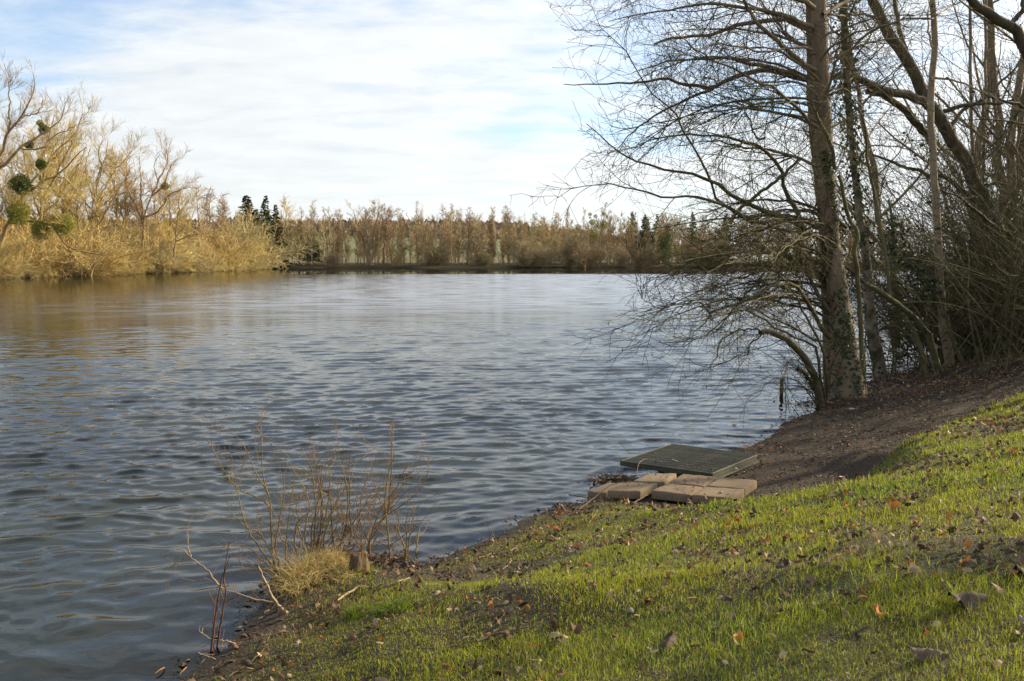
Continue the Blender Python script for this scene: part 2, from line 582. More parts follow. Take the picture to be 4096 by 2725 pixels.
theta = np.radians(97 + wrng.normal(0, 1, NW) * np.where(lam > .4, 20, 32))
ph = wrng.uniform(0, 2 * math.pi, NW)
H = np.zeros_like(X); DX = np.zeros_like(X); DY = np.zeros_like(X)
live = (Rr < 84) & (off > -2.0)
Xl, Yl, Rl, sp = X[live], Y[live], Rr[live], spacing[live]
warpx = (vnoise(Xl / 1.7, Yl / 1.7, 41) - .5) * .5; warpy = (vnoise(Xl / 1.9, Yl / 1.9, 42) - .5) * .5
Xw, Yw = Xl + warpx, Yl + warpy
h = np.zeros_like(Xl); dx = np.zeros_like(Xl); dy = np.zeros_like(Xl)
short = smooth(4.5, 11, Rl)
for i in range(NW):
    k = 2 * math.pi / lam[i]; a = slope[i] / k
    lod = np.exp(-(2.3 * sp / lam[i]) ** 4)
    if lam[i] < .32:
        lod = lod * (.22 + .78 * short)
    phs = k * (Xw * math.cos(theta[i]) + Yw * math.sin(theta[i])) + ph[i]
    A = a * lod
    h += A * np.cos(phs)
    dx -= A * math.cos(theta[i]) * np.sin(phs) * 1.0; dy -= A * math.sin(theta[i]) * np.sin(phs) * 1.0
al = amp[live]
H[live] = h * al; DX[live] = dx * al; DY[live] = dy * al
wb = MB()
depth = np.maximum(off, 0)
wb.add(np.stack([X + DX, Y + DY, H], 1), wf, np.stack([depth, calm_far * calm_left, smooth(20, 58, Rr)], 1))
m_w = bpy.data.materials.new('lake_water'); m_w.use_nodes = True
t = m_w.node_tree; N = t.nodes; Lk = t.links
N.remove(N['Principled BSDF'])
at = N.new('ShaderNodeAttribute'); at.attribute_name = 'tint'
sp_ = N.new('ShaderNodeSeparateColor'); Lk.new(at.outputs['Color'], sp_.inputs[0])
geo = N.new('ShaderNodeNewGeometry')


def wv(scale, stretch, det):
    mp = N.new('ShaderNodeMapping'); mp.inputs['Scale'].default_value = stretch; mp.inputs['Rotation'].default_value = (0, 0, math.radians(7))
    Lk.new(geo.outputs['Position'], mp.inputs[0])
    n = N.new('ShaderNodeTexNoise'); n.inputs['Scale'].default_value = scale; n.inputs['Detail'].default_value = det; n.inputs['Roughness'].default_value = .6
    Lk.new(mp.outputs[0], n.inputs[0]); return n.outputs['Fac']


def mth(op, a, b):
    n = N.new('ShaderNodeMath'); n.operation = op
    for i, v in enumerate((a, b)):
        if isinstance(v, (int, float)): n.inputs[i].default_value = v
        else: Lk.new(v, n.inputs[i])
    return n.outputs[0]


big = wv(1.25, (.55, 1.0, 1), 4)
small = wv(7.0, (.7, 1.0, 1), 3)
hh = mth('ADD', mth('MULTIPLY', mth('MULTIPLY', big, sp_.outputs['Blue']), .05), mth('MULTIPLY', small, .0018))
hh = mth('MULTIPLY', hh, sp_.outputs['Green'])
bp = N.new('ShaderNodeBump'); bp.inputs['Strength'].default_value = 1.0; bp.inputs['Distance'].default_value = 1.0
Lk.new(hh, bp.inputs['Height'])
# ripples finer than the mesh carries are left to the gloss, more of them with distance
patch = N.new('ShaderNodeMapRange'); patch.inputs[1].default_value = .3; patch.inputs[2].default_value = .7; patch.inputs[3].default_value = .10; patch.inputs[4].default_value = .38
mpp = N.new('ShaderNodeMapping'); mpp.inputs['Scale'].default_value = (.35, .8, 1); Lk.new(geo.outputs['Position'], mpp.inputs[0])
npn = N.new('ShaderNodeTexNoise'); npn.inputs['Scale'].default_value = 1.0; npn.inputs['Detail'].default_value = 5; Lk.new(mpp.outputs[0], npn.inputs[0]); Lk.new(npn.outputs['Fac'], patch.inputs[0])
rough_ = mth('ADD', mth('MULTIPLY', mth('MULTIPLY', sp_.outputs['Blue'], sp_.outputs['Green']), patch.outputs[0]), .006)
fr = N.new('ShaderNodeFresnel'); fr.inputs['IOR'].default_value = 1.333; Lk.new(bp.outputs[0], fr.inputs['Normal'])
gl = N.new('ShaderNodeBsdfGlossy'); Lk.new(rough_, gl.inputs['Roughness']); Lk.new(bp.outputs[0], gl.inputs['Normal'])
di = N.new('ShaderNodeBsdfDiffuse'); di.inputs['Color'].default_value = (.014, .0175, .012, 1)
tr = N.new('ShaderNodeBsdfTransparent'); tr.inputs['Color'].default_value = (.62, .58, .46, 1)
mr = N.new('ShaderNodeMapRange'); mr.inputs[1].default_value = .05; mr.inputs[2].default_value = 1.1; Lk.new(sp_.outputs['Red'], mr.inputs[0])
m1 = N.new('ShaderNodeMixShader'); Lk.new(mr.outputs[0], m1.inputs[0]); Lk.new(tr.outputs[0], m1.inputs[1]); Lk.new(di.outputs[0], m1.inputs[2])
m2 = N.new('ShaderNodeMixShader'); Lk.new(fr.outputs[0], m2.inputs[0]); Lk.new(m1.outputs[0], m2.inputs[1]); Lk.new(gl.outputs[0], m2.inputs[2])
Lk.new(m2.outputs[0], N['Material Output'].inputs['Surface'])
water = wb.build('water', m_w)
tag(water, 'rippled lake water reflecting the sky', kind='structure')

# ------------------------------------------------------------------ far and left banks: bare winter trees
m_bark_far = mk('grey_brown_bark', (.17, .125, .075), (.34, .26, .155), scale=1.2, stretch=(3, 3, .6), vary=.5)
m_bark_pale = mk('pale_birch_bark_far', (.42, .35, .23), (.62, .54, .39), scale=1.5, stretch=(2, 2, 1), vary=.3)
m_bark_gold = mk('lichened_bark', (.17, .125, .06), (.38, .29, .12), scale=.9, vary=.3)
m_twig_brown = mk('brown_twigs', (.28, .21, .115), (.45, .345, .195), scale=.35, vary=.45)
m_twig_pink = mk('reddish_twigs', (.30, .21, .125), (.47, .335, .20), scale=.35, vary=.35)
m_twig_gold = mk('golden_twigs', (.38, .275, .095), (.58, .44, .165), scale=.3, vary=.35)
m_twig_olive = mk('olive_twigs', (.25, .20, .10), (.40, .32, .16), scale=.35, vary=.4)
m_needle = mk('dark_spruce_needles', (.075, .10, .04), (.15, .18, .07), scale=.8, vary=.4, translucent=.3)
m_needle_br = mk('browned_spruce_tops', (.05, .045, .02), (.12, .08, .04), scale=.8, vary=.3)
m_mist = mk('mistletoe_leaves', (.20, .20, .04), (.33, .31, .065), scale=1.5, vary=.4, translucent=.25)
m_mist_dark = mk('dark_mistletoe_leaves', (.05, .085, .018), (.11, .15, .028), scale=1.5, translucent=.15)
m_ivy_far = mk('far_ivy_leaves', (.06, .10, .03), (.13, .17, .05), scale=1.5, translucent=.2)


def pole(h, lean=.03, K=14, r0=.16, r1=.02, base=(0, 0, 0), wob=.012, tilt=None):
    t = np.linspace(0, 1, K)[:, None]
    d = np.array([rng.normal() * lean, rng.normal() * lean, 1.0]) if tilt is None else np.array([tilt[0], tilt[1], 1.0])
    P = np.array(base) + t * d * h + np.cumsum(rng.normal(size=(K, 3)) * [1, 1, 0], axis=0) * wob * h * .5
    P -= P[0] - np.array(base)
    return P[None], (r0 * (1 - t[:, 0]) ** .9 + r1)[None]


def proto_tree(kind, seed):
    """trunk and crown meshes of one bare tree, base at the origin"""
    global rng
    keep = rng; rng = np.random.default_rng(seed)
    tb, cb = MB(), MB()
    if kind == 'alder':
        P, Rd = pole(16, .02, r0=.15)
        tb.tubes(P, Rd, 6)
        b, br = sprout(P, Rd, 6.0, ang=(40, 72), length=(1.7, 3.6), K=6, t0=.14, up=.06, wig=.10, rmin=.04, fall=.66, slim=.018)
        cb.tubes(b, br, 3)
        c, cr = sprout(b, br, 5.5, ang=(30, 70), length=(.5, 1.2), K=3, rmin=.038, wig=.14, fall=.3, up=.03)
        cb.tubes(c, cr, 3)
    elif kind == 'slim':
        P, Rd = pole(17, .05, r0=.17, wob=.02)
        tb.tubes(P, Rd, 6)
        b, br = sprout(P, Rd, 3.0, ang=(22, 50), length=(1.2, 2.8), K=6, t0=.3, up=.10, wig=.10, rmin=.04, fall=.5, slim=.018)
        c, cr = sprout(b, br, 4.0, ang=(25, 60), length=(.4, 1.1), K=3, rmin=.032, wig=.14, up=.06)
        cb.tubes(b, br, 3); cb.tubes(c, cr, 3)
    elif kind == 'poplar':
        P, Rd = pole(18, .02, r0=.14)
        tb.tubes(P, Rd, 6)
        b, br = sprout(P, Rd, 2.6, ang=(15, 34), length=(2.0, 4.5), K=7, t0=.3, up=.14, wig=.06, rmin=.045, fall=.45, slim=.018)
        c, cr = sprout(b, br, 3.0, ang=(20, 45), length=(.5, 1.3), K=3, rmin=.03, wig=.1, up=.1)
        cb.tubes(b, br, 3); cb.tubes(c, cr, 3)
    elif kind == 'willow':
        Ps, Rs = [], []
        for k in range(5):
            a = k * 1.26 + rng.uniform(-.3, .3); q = rng.uniform(.12, .42)
            p, r = pole(13 * rng.uniform(.8, 1.05), tilt=(q * math.cos(a), q * math.sin(a)), r0=.24, r1=.05, wob=.03, base=(.2 * math.cos(a), .2 * math.sin(a), 0))
            Ps.append(p); Rs.append(r)
        P, Rd = np.concatenate(Ps), np.concatenate(Rs)
        tb.tubes(P, Rd, 6)
        b, br = sprout(P, Rd, 1.7, ang=(25, 60), length=(2.2, 4.6), K=7, t0=.25, up=.12, wig=.1, rmin=.035, fall=.35, slim=.02)
        cb.tubes(b, br, 3)
        c, cr = sprout(b, br, 3.2, ang=(25, 60), length=(1.0, 2.0), K=4, rmin=.036, wig=.1, up=.16, fall=.2)
        d, dr = sprout(c, cr, 2.8, ang=(20, 50), length=(.5, 1.2), K=3, rmin=.03, wig=.1, up=.12)
        cb.tubes(c, cr, 3); cb.tubes(d, dr, 3)
    elif kind == 'round':
        P, Rd = pole(12.5, .03, r0=.26, r1=.05, wob=.02)
        tb.tubes(P, Rd, 7)
        b, br = sprout(P, Rd, 2.4, ang=(25, 60), length=(3.0, 6.0), K=8, t0=.25, up=.10, wig=.09, rmin=.04, fall=.3, slim=.02)
        tb.tubes(b, br, 4)
        c, cr = sprout(b, br, 2.6, ang=(25, 60), length=(1.0, 2.4), K=4, rmin=.036, wig=.12, up=.07, fall=.2)
        d, dr = sprout(c, cr, 3.2, ang=(25, 55), length=(.5, 1.3), K=3, rmin=.028, wig=.12, up=.06)
        cb.tubes(c, cr, 3); cb.tubes(d, dr, 3)
    elif kind == 'bush':
        n = 46
        az_ = rng.uniform(0, 2 * math.pi, n); el = rng.uniform(.45, 1.45, n); ln = rng.uniform(2.2, 4.2, n)
        K = 7; P = np.zeros((n, K, 3)); P[:, 0, :2] = rng.normal(size=(n, 2)) * .5
        d = np.stack([np.cos(az_) * np.cos(el), np.sin(az_) * np.cos(el), np.sin(el)], 1)
        for k in range(1, K):
            d = norm(d + rng.normal(size=(n, 3)) * .13 - np.array([0, 0, .02 * k])); P[:, k] = P[:, k - 1] + d * (ln / (K - 1))[:, None]
        Rd = np.linspace(.026, .014, K)[None].repeat(n, 0)
        tb.tubes(P, Rd, 3)
        b, br = sprout(P, Rd, 3.4, ang=(25, 65), length=(.8, 1.9), K=5, rmin=.015, wig=.14, up=.06, fall=.3)
        c, cr = sprout(b, br, 6.5, ang=(20, 60), length=(.4, 1.1), K=3, rmin=.0125, wig=.13, up=.07)
        cb.tubes(b, br, 3); cb.tubes(c, cr, 3)
    elif kind == 'spruce':
        P, Rd = pole(17, .01, r0=.2)
        tb.tubes(P, Rd, 6)
        b, br = sprout(P, Rd, 20, ang=(62, 100), length=(2.2, 4.2), K=6, t0=.10, up=-.03, wig=.05, rmin=.02, fall=.95, slim=.012)
        tb.tubes(b, br, 3)
        # flat sprays of needles along the boughs
        M, K, _ = b.shape
        n = 13
        idx = np.repeat(np.arange(M), n); t = rng.uniform(.15, 1, len(idx)); f = t * (K - 1); i = np.clip(f.astype(int), 0, K - 2); w = (f - i)[:, None]
        pos = b[idx, i] * (1 - w) + b[idx, i + 1] * w; tan = norm(b[idx, i + 1] - b[idx, i])
        side = norm(np.cross(tan, [0, 0, 1.0])) * rng.choice([-1, 1], len(idx))[:, None]
        dr = norm(tan * .7 + side * rng.uniform(.2, 1, (len(idx), 1)) + np.stack([0 * t, 0 * t, rng.uniform(-1.0, .35, len(t))], 1))
        l = rng.uniform(.6, 1.2, (len(idx), 1)); l = l * np.clip(np.linalg.norm(b[idx, -1] - b[idx, 0], axis=1) / 2.4, .3, 1)[:, None]; wd = np.cross(dr, norm(rng.normal(size=dr.shape))) * .40 * l
        V = np.stack([pos - wd * .4, pos + dr * l * .5 - wd, pos + dr * l, pos + dr * l * .5 + wd], 1)
        cb.add(V.reshape(-1, 3), np.arange(len(V) * 4).reshape(-1, 4))
    rng = keep
    return tb, cb


def leaf_ball(n, r, size, seed):
    """a ball of forked mistletoe shoots with paired leaves"""
    g = np.random.default_rng(seed); m = MB()
    d = norm(g.normal(size=(n, 3)))
    rr = r * g.uniform(.45, 1.0, (n, 1)) ** .6 * (1 + .18 * np.sin(d[:, :1] * 3 + seed) * np.cos(d[:, 2:] * 4))
    p = d * rr
    t = norm(d + g.normal(size=(n, 3)) * .7); s = norm(np.cross(t, g.normal(size=(n, 3))))
    l = size * g.uniform(.7, 1.3, (n, 1))
    V = np.stack([p, p + t * l * .5 + s * l * .2, p + t * l, p + t * l * .5 - s * l * .2], 1)
    m.add(V.reshape(-1, 3), np.arange(n * 4).reshape(-1, 4))
    k = n // 9
    m.tubes(np.stack([np.zeros((k, 3)), p[:k] * .5 + g.normal(size=(k, 3)) * r * .05, p[:k]], 1), np.full((k, 3), r * .018), 3)
    return m


PROTO = {}


def get_proto(kind, var, tm, cm):
    key = (kind, var, tm.name, cm.name)
    if key not in PROTO:
        base = (kind, var)
        if base not in PROTO:
            tb, cb = proto_tree(kind, 100 + var * 17 + sum(map(ord, kind)))
            PROTO[base] = (tb, cb)
        tb, cb = PROTO[base]
        PROTO[key] = (tb.mesh('trunk', tm), cb.mesh('crown', cm))
    return PROTO[key]


def far_tree(name, kind, var, x, y, scale, label, cat, group, tm, cm, squash=1.0, zoff=-.1, rot=None):
    z = gz(x, y)
    r = empty(name, (x, y, z + zoff))
    r.rotation_euler = (0, 0, rng.uniform(0, 6.28) if rot is None else rot)
    r.scale = (scale * squash, scale * squash, scale)
    tag(r, label, cat, group)
    a, b = get_proto(kind, var, tm, cm)
    for nm, me in (('trunk', a), ('crown', b)):
        o = bpy.data.objects.new(nm, me); COL.objects.link(o); o.parent = r
    return r


def px_to_xy(u, Y):
    return (u - 2048.0) / F * Y


HT = {'alder': 15.0, 'slim': 16.5, 'poplar': 18, 'willow': 14.5, 'round': 15.0, 'bush': 3.8, 'spruce': 16.6}


def stand(u, vtop, kind, Y, **kw):
    """place a tree so that its top reaches row vtop at distance Y"""
    x = px_to_xy(u, Y)
    top = at_y(u, vtop, Y)[2]
    h = max(top - gz(x, Y), 1.0)
    return far_tree(kw.pop('name'), kind, kw.pop('var', 0), x, Y, h / HT[kind], kw.pop('label'), kw.pop('cat', 'tree'), kw.pop('group', None), kw.pop('tm', m_bark_far), kw.pop('cm', m_twig_brown), **kw)


def zz(reg, zx, zy):
    ox, oy, k = REG[reg]
    return ox + zx / k, oy + zy / k


REG = {'4': (2200, 0, 1.742), '5': (3100, 0, 1.742), '6': (2500, 900, 1.96), '7': (3200, 800, 1.742), 'B': (650, 1650, 1.458), '1': (0, 200, 1.651),
       '2': (950, 700, 2.143), '3': (1950, 700, 2.481), '8': (2200, 1650, 2.357), 'C': (1150, 2050, 3.485), 'D': (600, 2350, 3.928), 'E': (3600, 900, 2.613)}

def far_place(u):
    for lim, w in ((1256, 'right of the dark spruce clump'), (1480, 'between the lone small spruce and the willow pair'), (1660, 'just right of the willow pair'), (1800, 'by the two poplars'), (2050, 'midway along the far bank'), (2330, 'left of the mistletoe tree'), (2620, 'right of the mistletoe tree')):
        if u < lim: return w
    return 'beyond the ivy-clad tree'


def left_place(zx):
    for lim, w in ((60, 'at the left picture edge'), (200, 'below the dark mistletoe ball'), (350, 'below the upright golden tree'), (500, 'right of the mistletoe balls'), (680, 'below the rounded golden tree'), (820, 'between the rounded and fan-topped trees'), (1000, 'below the fan-topped tree'), (1150, 'left of the crooked waterside tree'), (1400, 'right of the crooked waterside tree'), (1560, 'below the slim bank trees')):
        if zx < lim: return w
    return 'at the far end of the left bank'


# --- the far bank, left to right
G_AL = 'slender bare trees along the far bank'
L_AL = 'slender brown-topped bare alder '
L_SL = 'thin pale bare stem '
Yb = 275.0
for i, (zx, zy) in enumerate([(530, 310), (865, 335), (1430, 330), (1730, 290), (1900, 330), (1972, 325), (2090, 375), (2170, 375), (2320, 315)]):
    u, v = zz('2', zx, zy)
    stand(u, v, 'alder', Yb + rng.uniform(-1, 6), name='alder_tree', var=i % 3, label=L_AL + far_place(u), group=G_AL, cm=(m_twig_brown, m_twig_pink)[i % 2])
for i, (zx, zy) in enumerate([(45, 440), (205, 365), (262, 420), (465, 418), (575, 500), (668, 458), (320, 450)]):
    u, v = zz('3', zx, zy)
    stand(u, v, 'alder', Yb + rng.uniform(-1, 6), name='alder_tree', var=(i + 1) % 3, label=L_AL + far_place(u), group=G_AL, cm=(m_twig_brown, m_twig_olive)[i % 2])
for i, (zx, zy, rg) in enumerate([(760, 300, '2'), (792, 300, '2'), (945, 318, '2'), (1840, 272, '2'), (2250, 298, '2'), (130, 345, '3'), (615, 418, '3'), (910, 350, '3'), (1200, 420, '3'), (1490, 480, '3'), (1630, 480, '3'), (1820, 420, '3'), (1560, 520, '3'), (1380, 500, '3')]):
    u, v = zz(rg, zx, zy)
    stand(u, v, 'slim', Yb + rng.uniform(-2, 5), name='slim_bare_tree', var=i % 3, label=L_SL + far_place(u), group=G_AL, tm=m_bark_pale, cm=(m_twig_brown, m_twig_olive)[i % 2])
u, v = zz('2', 642, 265)
stand(u, v, 'alder', Yb, name='alder_tree', var=2, label='tall narrow bare alder with pale straight trunk beside the small dark far spruce', squash=.8, tm=m_bark_pale)
u, v = zz('3', 790, 378)
stand(u, v, 'alder', Yb + 8, name='alder_tree', var=1, label='ragged dark-tipped bare tree leaning just left of the mistletoe-laden tree on the far bank', squash=.6)
u, v = zz('2', 310, 540)
stand(u, v, 'slim', Yb - 3, name='slim_bare_tree', var=1, label='short pale leaning stem at the water in front of the far spruces', tm=m_bark_pale)
u, v = zz('2', 425, 228)
stand(u, v, 'round', Yb + 3, name='broad_bare_tree', var=0, label='broad golden-brown bare tree with full round crown right of the tall far spruces', tm=m_bark_pale, cm=m_twig_gold, squash=.85)
u, v = zz('2', 1150, 250)
stand(u, v, 'willow', Yb - 2, name='bare_willow', var=0, label='many-stemmed bare willow fanning out at the water, left one of the far pair', cm=m_twig_brown, squash=1.05)
u, v = zz('2', 1255, 275)
stand(u, v, 'round', Yb - 2, name='bare_willow', var=1, label='single-trunked bare willow with wide forked crown, right one of the far pair', cm=m_twig_pink, squash=1.1)
for i, (zx, zy) in enumerate([(1545, 245), (1605, 285)]):
    u, v = zz('2', zx, zy)
    stand(u, v, 'poplar', Yb + 6, name='bare_poplar', var=i, label=('taller of the two bare poplars rising above the far bank wood', 'shorter of the two bare poplars, with a dark nest-like clump, above the far bank wood')[i], squash=.75)
for (zx, zy, sq, lab, mm) in [(105, 185, .95, 'tallest dark spruce in the far clump, at its left edge', m_needle), (152, 200, .8, 'brown-topped spruce second from the left in the far clump', m_needle_br), (222, 192, .85, 'dark green spruce third from the left in the far clump', m_needle),
                              (292, 330, .8, 'lower dark spruce on the right side of the far clump', m_needle), (185, 300, .9, 'mid-height dark spruce filling the middle of the far clump', m_needle), (255, 360, .9, 'bushy dark spruce low on the right of the far clump', m_needle), (120, 330, .9, 'low dark spruce at the left foot of the far clump', m_needle), (345, 262, .7, 'rusty cone-topped spruce at the right end of the far clump', m_needle_br), (655, 440, .8, 'small dark spruce standing alone among bare trees on the far bank', m_needle)]:
    u, v = zz('2', zx, zy)
    stand(u, v, 'spruce', Yb - (3 if zx < 400 else -7), name='spruce_tree', label=lab, cm=mm, squash=sq * 1.7, var=int(zx) % 2)
for (zx, zy, lab) in [(1430, 372, 'dark conifer top at the left of the far right row'), (1530, 405, 'rounded dark conifer second in the far right row'), (1600, 425, 'lower dark conifer third in the far right row'), (1700, 400, 'dark conifer beside a pink bare crown in the far right row'),
                      (2030, 378, 'single pointed dark conifer standing clear of the far right row'), (2330, 395, 'dark conifer partly hidden behind the near overhanging branches')]:
    u, v = zz('3', zx, zy)
    stand(u, v, 'spruce', Yb + 22, name='conifer_tree', label=lab, cm=m_needle, squash=1.3, var=int(zx) % 2)
for i, (zx, zy, lab, mm) in enumerate([(1400, 450, 'rusty orange bare tree with dense crown below the far right conifers', m_twig_pink), (1790, 360, 'pinkish bare tree with a tall fine crown behind the far right bank', m_twig_pink), (1890, 420, 'pale brown bare tree right of the pinkish crown on the far right bank', m_twig_brown), (1250, 400, 'brown bare tree directly right of the mistletoe-laden tree', m_twig_brown)]):
    u, v = zz('3', zx, zy)
    stand(u, v, 'round', Yb + 8, name='broad_bare_tree', var=i % 2, label=lab, cm=mm, squash=.8)
# the tree hung with mistletoe
u, v = zz('3', 1042, 300)
mt = stand(u, v, 'slim', Yb, name='mistletoe_tree', var=2, label='spindly bare tree hung with green mistletoe balls on the far bank', cm=m_twig_olive, squash=1.3)
ball = leaf_ball(420, 1.0, .34, 3).mesh('mistletoe', m_mist)


def add_mistletoe(root, P, r, me, q=1.0):
    o = bpy.data.objects.new('mistletoe', me); COL.objects.link(o)
    o.parent = root
    Mi = root.matrix_basis.inverted() if root.parent is None else Matrix()
    o.matrix_local = Mi @ Matrix.Translation(Vector(P)) @ Matrix.Rotation(rng.uniform(0, 6), 4, 'Z') @ Matrix.Diagonal((r, r, r * q, 1))
    return o


for zx, zy, r in [(1018, 392, 19), (1073, 410, 19), (1035, 470, 26), (1018, 425, 11), (1150, 388, 18), (900, 515, 26), (945, 568, 15), (1090, 520, 24), (1155, 490, 34), (1050, 600, 38)]:
    u, v = zz('3', zx, zy)
    add_mistletoe(mt, at_y(u, v, Yb), r / 2.481 / F * Yb, ball, .95)
u, v = zz('3', 668, 690)
add_mistletoe(bpy.data.objects.get('mistletoe_tree'), at_y(u, v, Yb), 24 / 2.481 / F * Yb, ball, 1.2)
# ivy-clad tree
u, v = zz('3', 1735, 560)
it = stand(u, v, 'slim', Yb - 3, name='ivy_clad_tree', var=0, label='short tree thickly clad in bright green ivy on the far right bank', squash=1.2, cm=m_twig_olive)
im = MB()
g = np.random.default_rng(4)
c0 = at_y(*zz('3', 1740, 760), Yb - 3); c1 = at_y(*zz('3', 1720, 600), Yb - 3); c2 = at_y(*zz('3', 1810, 600), Yb - 3); c3 = at_y(*zz('3', 1760, 860), Yb - 3)
for a_, b_, w_ in ((c3, c0, 2.2), (c0, c1, 1.5), (c0, c2, 1.3)):
    n = 500
    p = a_ + (b_ - a_) * g.random((n, 1)) + g.normal(size=(n, 3)) * w_ * .42
    e = norm(g.normal(size=(n, 3))); f_ = norm(np.cross(e, g.normal(size=(n, 3)))); s_ = g.uniform(.15, .35, (n, 1))
    im.add((np.stack([p, p + e * s_, p + e * s_ + f_ * s_, p + f_ * s_], 1) - np.array(it.location)).reshape(-1, 3), np.arange(n * 4).reshape(-1, 4))
io_ = im.build('ivy', m_ivy_far); io_.parent = it
it.scale = (it.scale[0],) * 3
io_.matrix_local = it.matrix_basis.inverted() @ Matrix.Translation(it.location)
# bushes on the far bank
G_B = 'bare bushes at the foot of the far bank'
for i, (zx, zy, rg) in enumerate([(60, 640, '2'), (1640, 640, '2'), (1720, 600, '2'), (2060, 640, '2'), (2130, 660, '2'), (820, 650, '2'), (1380, 660, '2'), (350, 650, '3'), (420, 700, '3'), (560, 700, '3'), (820, 640, '3'), (910, 610, '3'), (980, 660, '3'), (1320, 700, '3'), (1500, 720, '3'), (1640, 700, '3'), (2000, 650, '3'), (2150, 680, '3'), (2300, 660, '3')]):
    u, v = zz(rg, zx, zy)
    stand(u, v, 'bush', Yb - 3, name='bare_bush', cat='bush', var=i % 3, label=('olive', 'brownish')[i % 2] + ' bare bush at the water ' + far_place(u), group=G_B, tm=m_twig_olive, cm=(m_twig_olive, m_twig_brown)[i % 2], squash=rng.uniform(.8, 1.15))
for i in range(26):
    u = 1180 + i * 62 + rng.uniform(-25, 25)
    stand(u, rng.uniform(868, 940), ('round', 'alder', 'slim', 'alder')[i % 4], Yb + rng.uniform(7, 22), name='bare_bank_tree', var=i % 2 if i % 4 == 0 else i % 3, label=('broad', 'cone-topped', 'thin', 'cone-topped')[i % 4] + ' bare tree of the second row ' + far_place(u), group='second row of trees on the far bank', cm=(m_twig_brown, m_twig_olive, m_twig_pink)[i % 3])
# trees further right, seen only between the near branches
for i, u in enumerate(np.linspace(2960, 3560, 9)):
    stand(u, 905 + rng.uniform(-35, 40), ('alder', 'slim', 'round')[i % 3], Yb + rng.uniform(0, 8), name='bare_tree', var=i % 2, label='bare brown tree on the far bank glimpsed through the near branches', group='far bank trees behind the near branches')

# the wood behind the front row: one mass
def wood_mass(name, n, fx, label, mat, hmin, hmax, sd_, per=13):
    g = np.random.default_rng(sd_); m = MB()
    xy = fx(g, n); z = ground_z(xy[:, 0], xy[:, 1])
    h = g.uniform(hmin, hmax, n) * (.70 + .5 * vnoise(xy[:, 0] / 9.0, xy[:, 1] / 9.0, 77))
    K = 5; t = np.linspace(0, 1, K)[None, :, None]
    base = np.stack([xy[:, 0], xy[:, 1], z - .2], 1)[:, None, :]
    d = np.concatenate([g.normal(size=(n, 2)) * .05, np.ones((n, 1))], 1)[:, None, :]
    P = base + d * t * h[:, None, None] + g.normal(size=(n, K, 3)) * [.12, .12, 0]
    Rd = (.09 * (1 - t[..., 0]) + .02) * np.ones((n, 1))
    tint = g.uniform(.75, 1.25, (n, 1)) * np.array([[1, .97, .92]]) * (1 + g.normal(size=(n, 3)) * .06)
    m.tubes(P, Rd, 3, tint)
    global rng
    keep = rng; rng = g
    b, br = sprout(P, Rd, per / 8, ang=(22, 60), length=(1.5, 3.8), K=4, t0=.10, up=.1, rmin=.04, wig=.12, fall=.5)
    rng = keep
    m.tubes(b, br, 3)
    # fine twigs, one sliver each
    M_, K_, _ = b.shape; q = 10
    idx = np.repeat(np.arange(M_), q); tt = g.random(len(idx)); f = tt * (K_ - 1); i = np.clip(f.astype(int), 0, K_ - 2); w = (f - i)[:, None]
    pos = b[idx, i] * (1 - w) + b[idx, i + 1] * w; tan = norm(b[idx, i + 1] - b[idx, i])
    dr = norm(tan + g.normal(size=tan.shape) * .55 + np.array([0, 0, .25])); sd2 = norm(np.cross(dr, g.normal(size=dr.shape))) * .055
    l = g.uniform(.6, 1.7, (len(idx), 1))
    ti = np.repeat(g.uniform(.75, 1.3, (M_, 1)) * (1 + g.normal(size=(M_, 3)) * .05), q * 3, axis=0)
    m.add(np.stack([pos - sd2, pos + sd2, pos + dr * l], 1).reshape(-1, 3), np.arange(len(idx) * 3).reshape(-1, 3), ti)
    o = m.build(name, mat)
    tag(o, label, kind='stuff')
    return o


m_wood = mk('wood_mass_twigs', (.32, .25, .135), (.49, .39, .215), scale=.06, tint=True)
wood_mass('far_bank_wood', 520, lambda g, n: np.stack([g.uniform(-72, 118, n), 277 + g.random(n) ** 1.3 * 30], 1), 'brown leafless wood massed behind the far bank row', m_wood, 8.5, 13.5, 61)
wood_mass('bank_thicket', 220, lambda g, n: np.stack([-67 - g.random(n) ** 1.2 * 34, g.uniform(118, 272, n)], 1), 'golden leafless scrub massed along the left bank', mk('scrub_mass_twigs', (.34, .235, .075), (.53, .385, .135), scale=.06, tint=True), 5, 10, 62)

# dry grass edge under the far trees
def reed_edge(name, path, n, h, label, mat, sd_, w=.05):
    g = np.random.default_rng(sd_); m = MB()
    path = np.array(path); t = g.random(n) * (len(path) - 1); i = np.clip(t.astype(int), 0, len(path) - 2); f = (t - i)[:, None]
    p = path[i] * (1 - f) + path[i + 1] * f + g.normal(size=(n, 2)) * .7
    z = np.maximum(ground_z(p[:, 0], p[:, 1]), 0)
    b = np.stack([p[:, 0], p[:, 1], z - .03], 1)
    l = h * g.uniform(.4, 1.2, (n, 1)); d = norm(np.concatenate([g.normal(size=(n, 2)) * .35, np.ones((n, 1))], 1))
    s = norm(np.cross(d, g.normal(size=(n, 3)))) * w
    m.add(np.stack([b - s, b + s, b + d * l], 1).reshape(-1, 3), np.arange(n * 3).reshape(-1, 3))
    return tag(m.build(name, mat), label, kind='stuff')


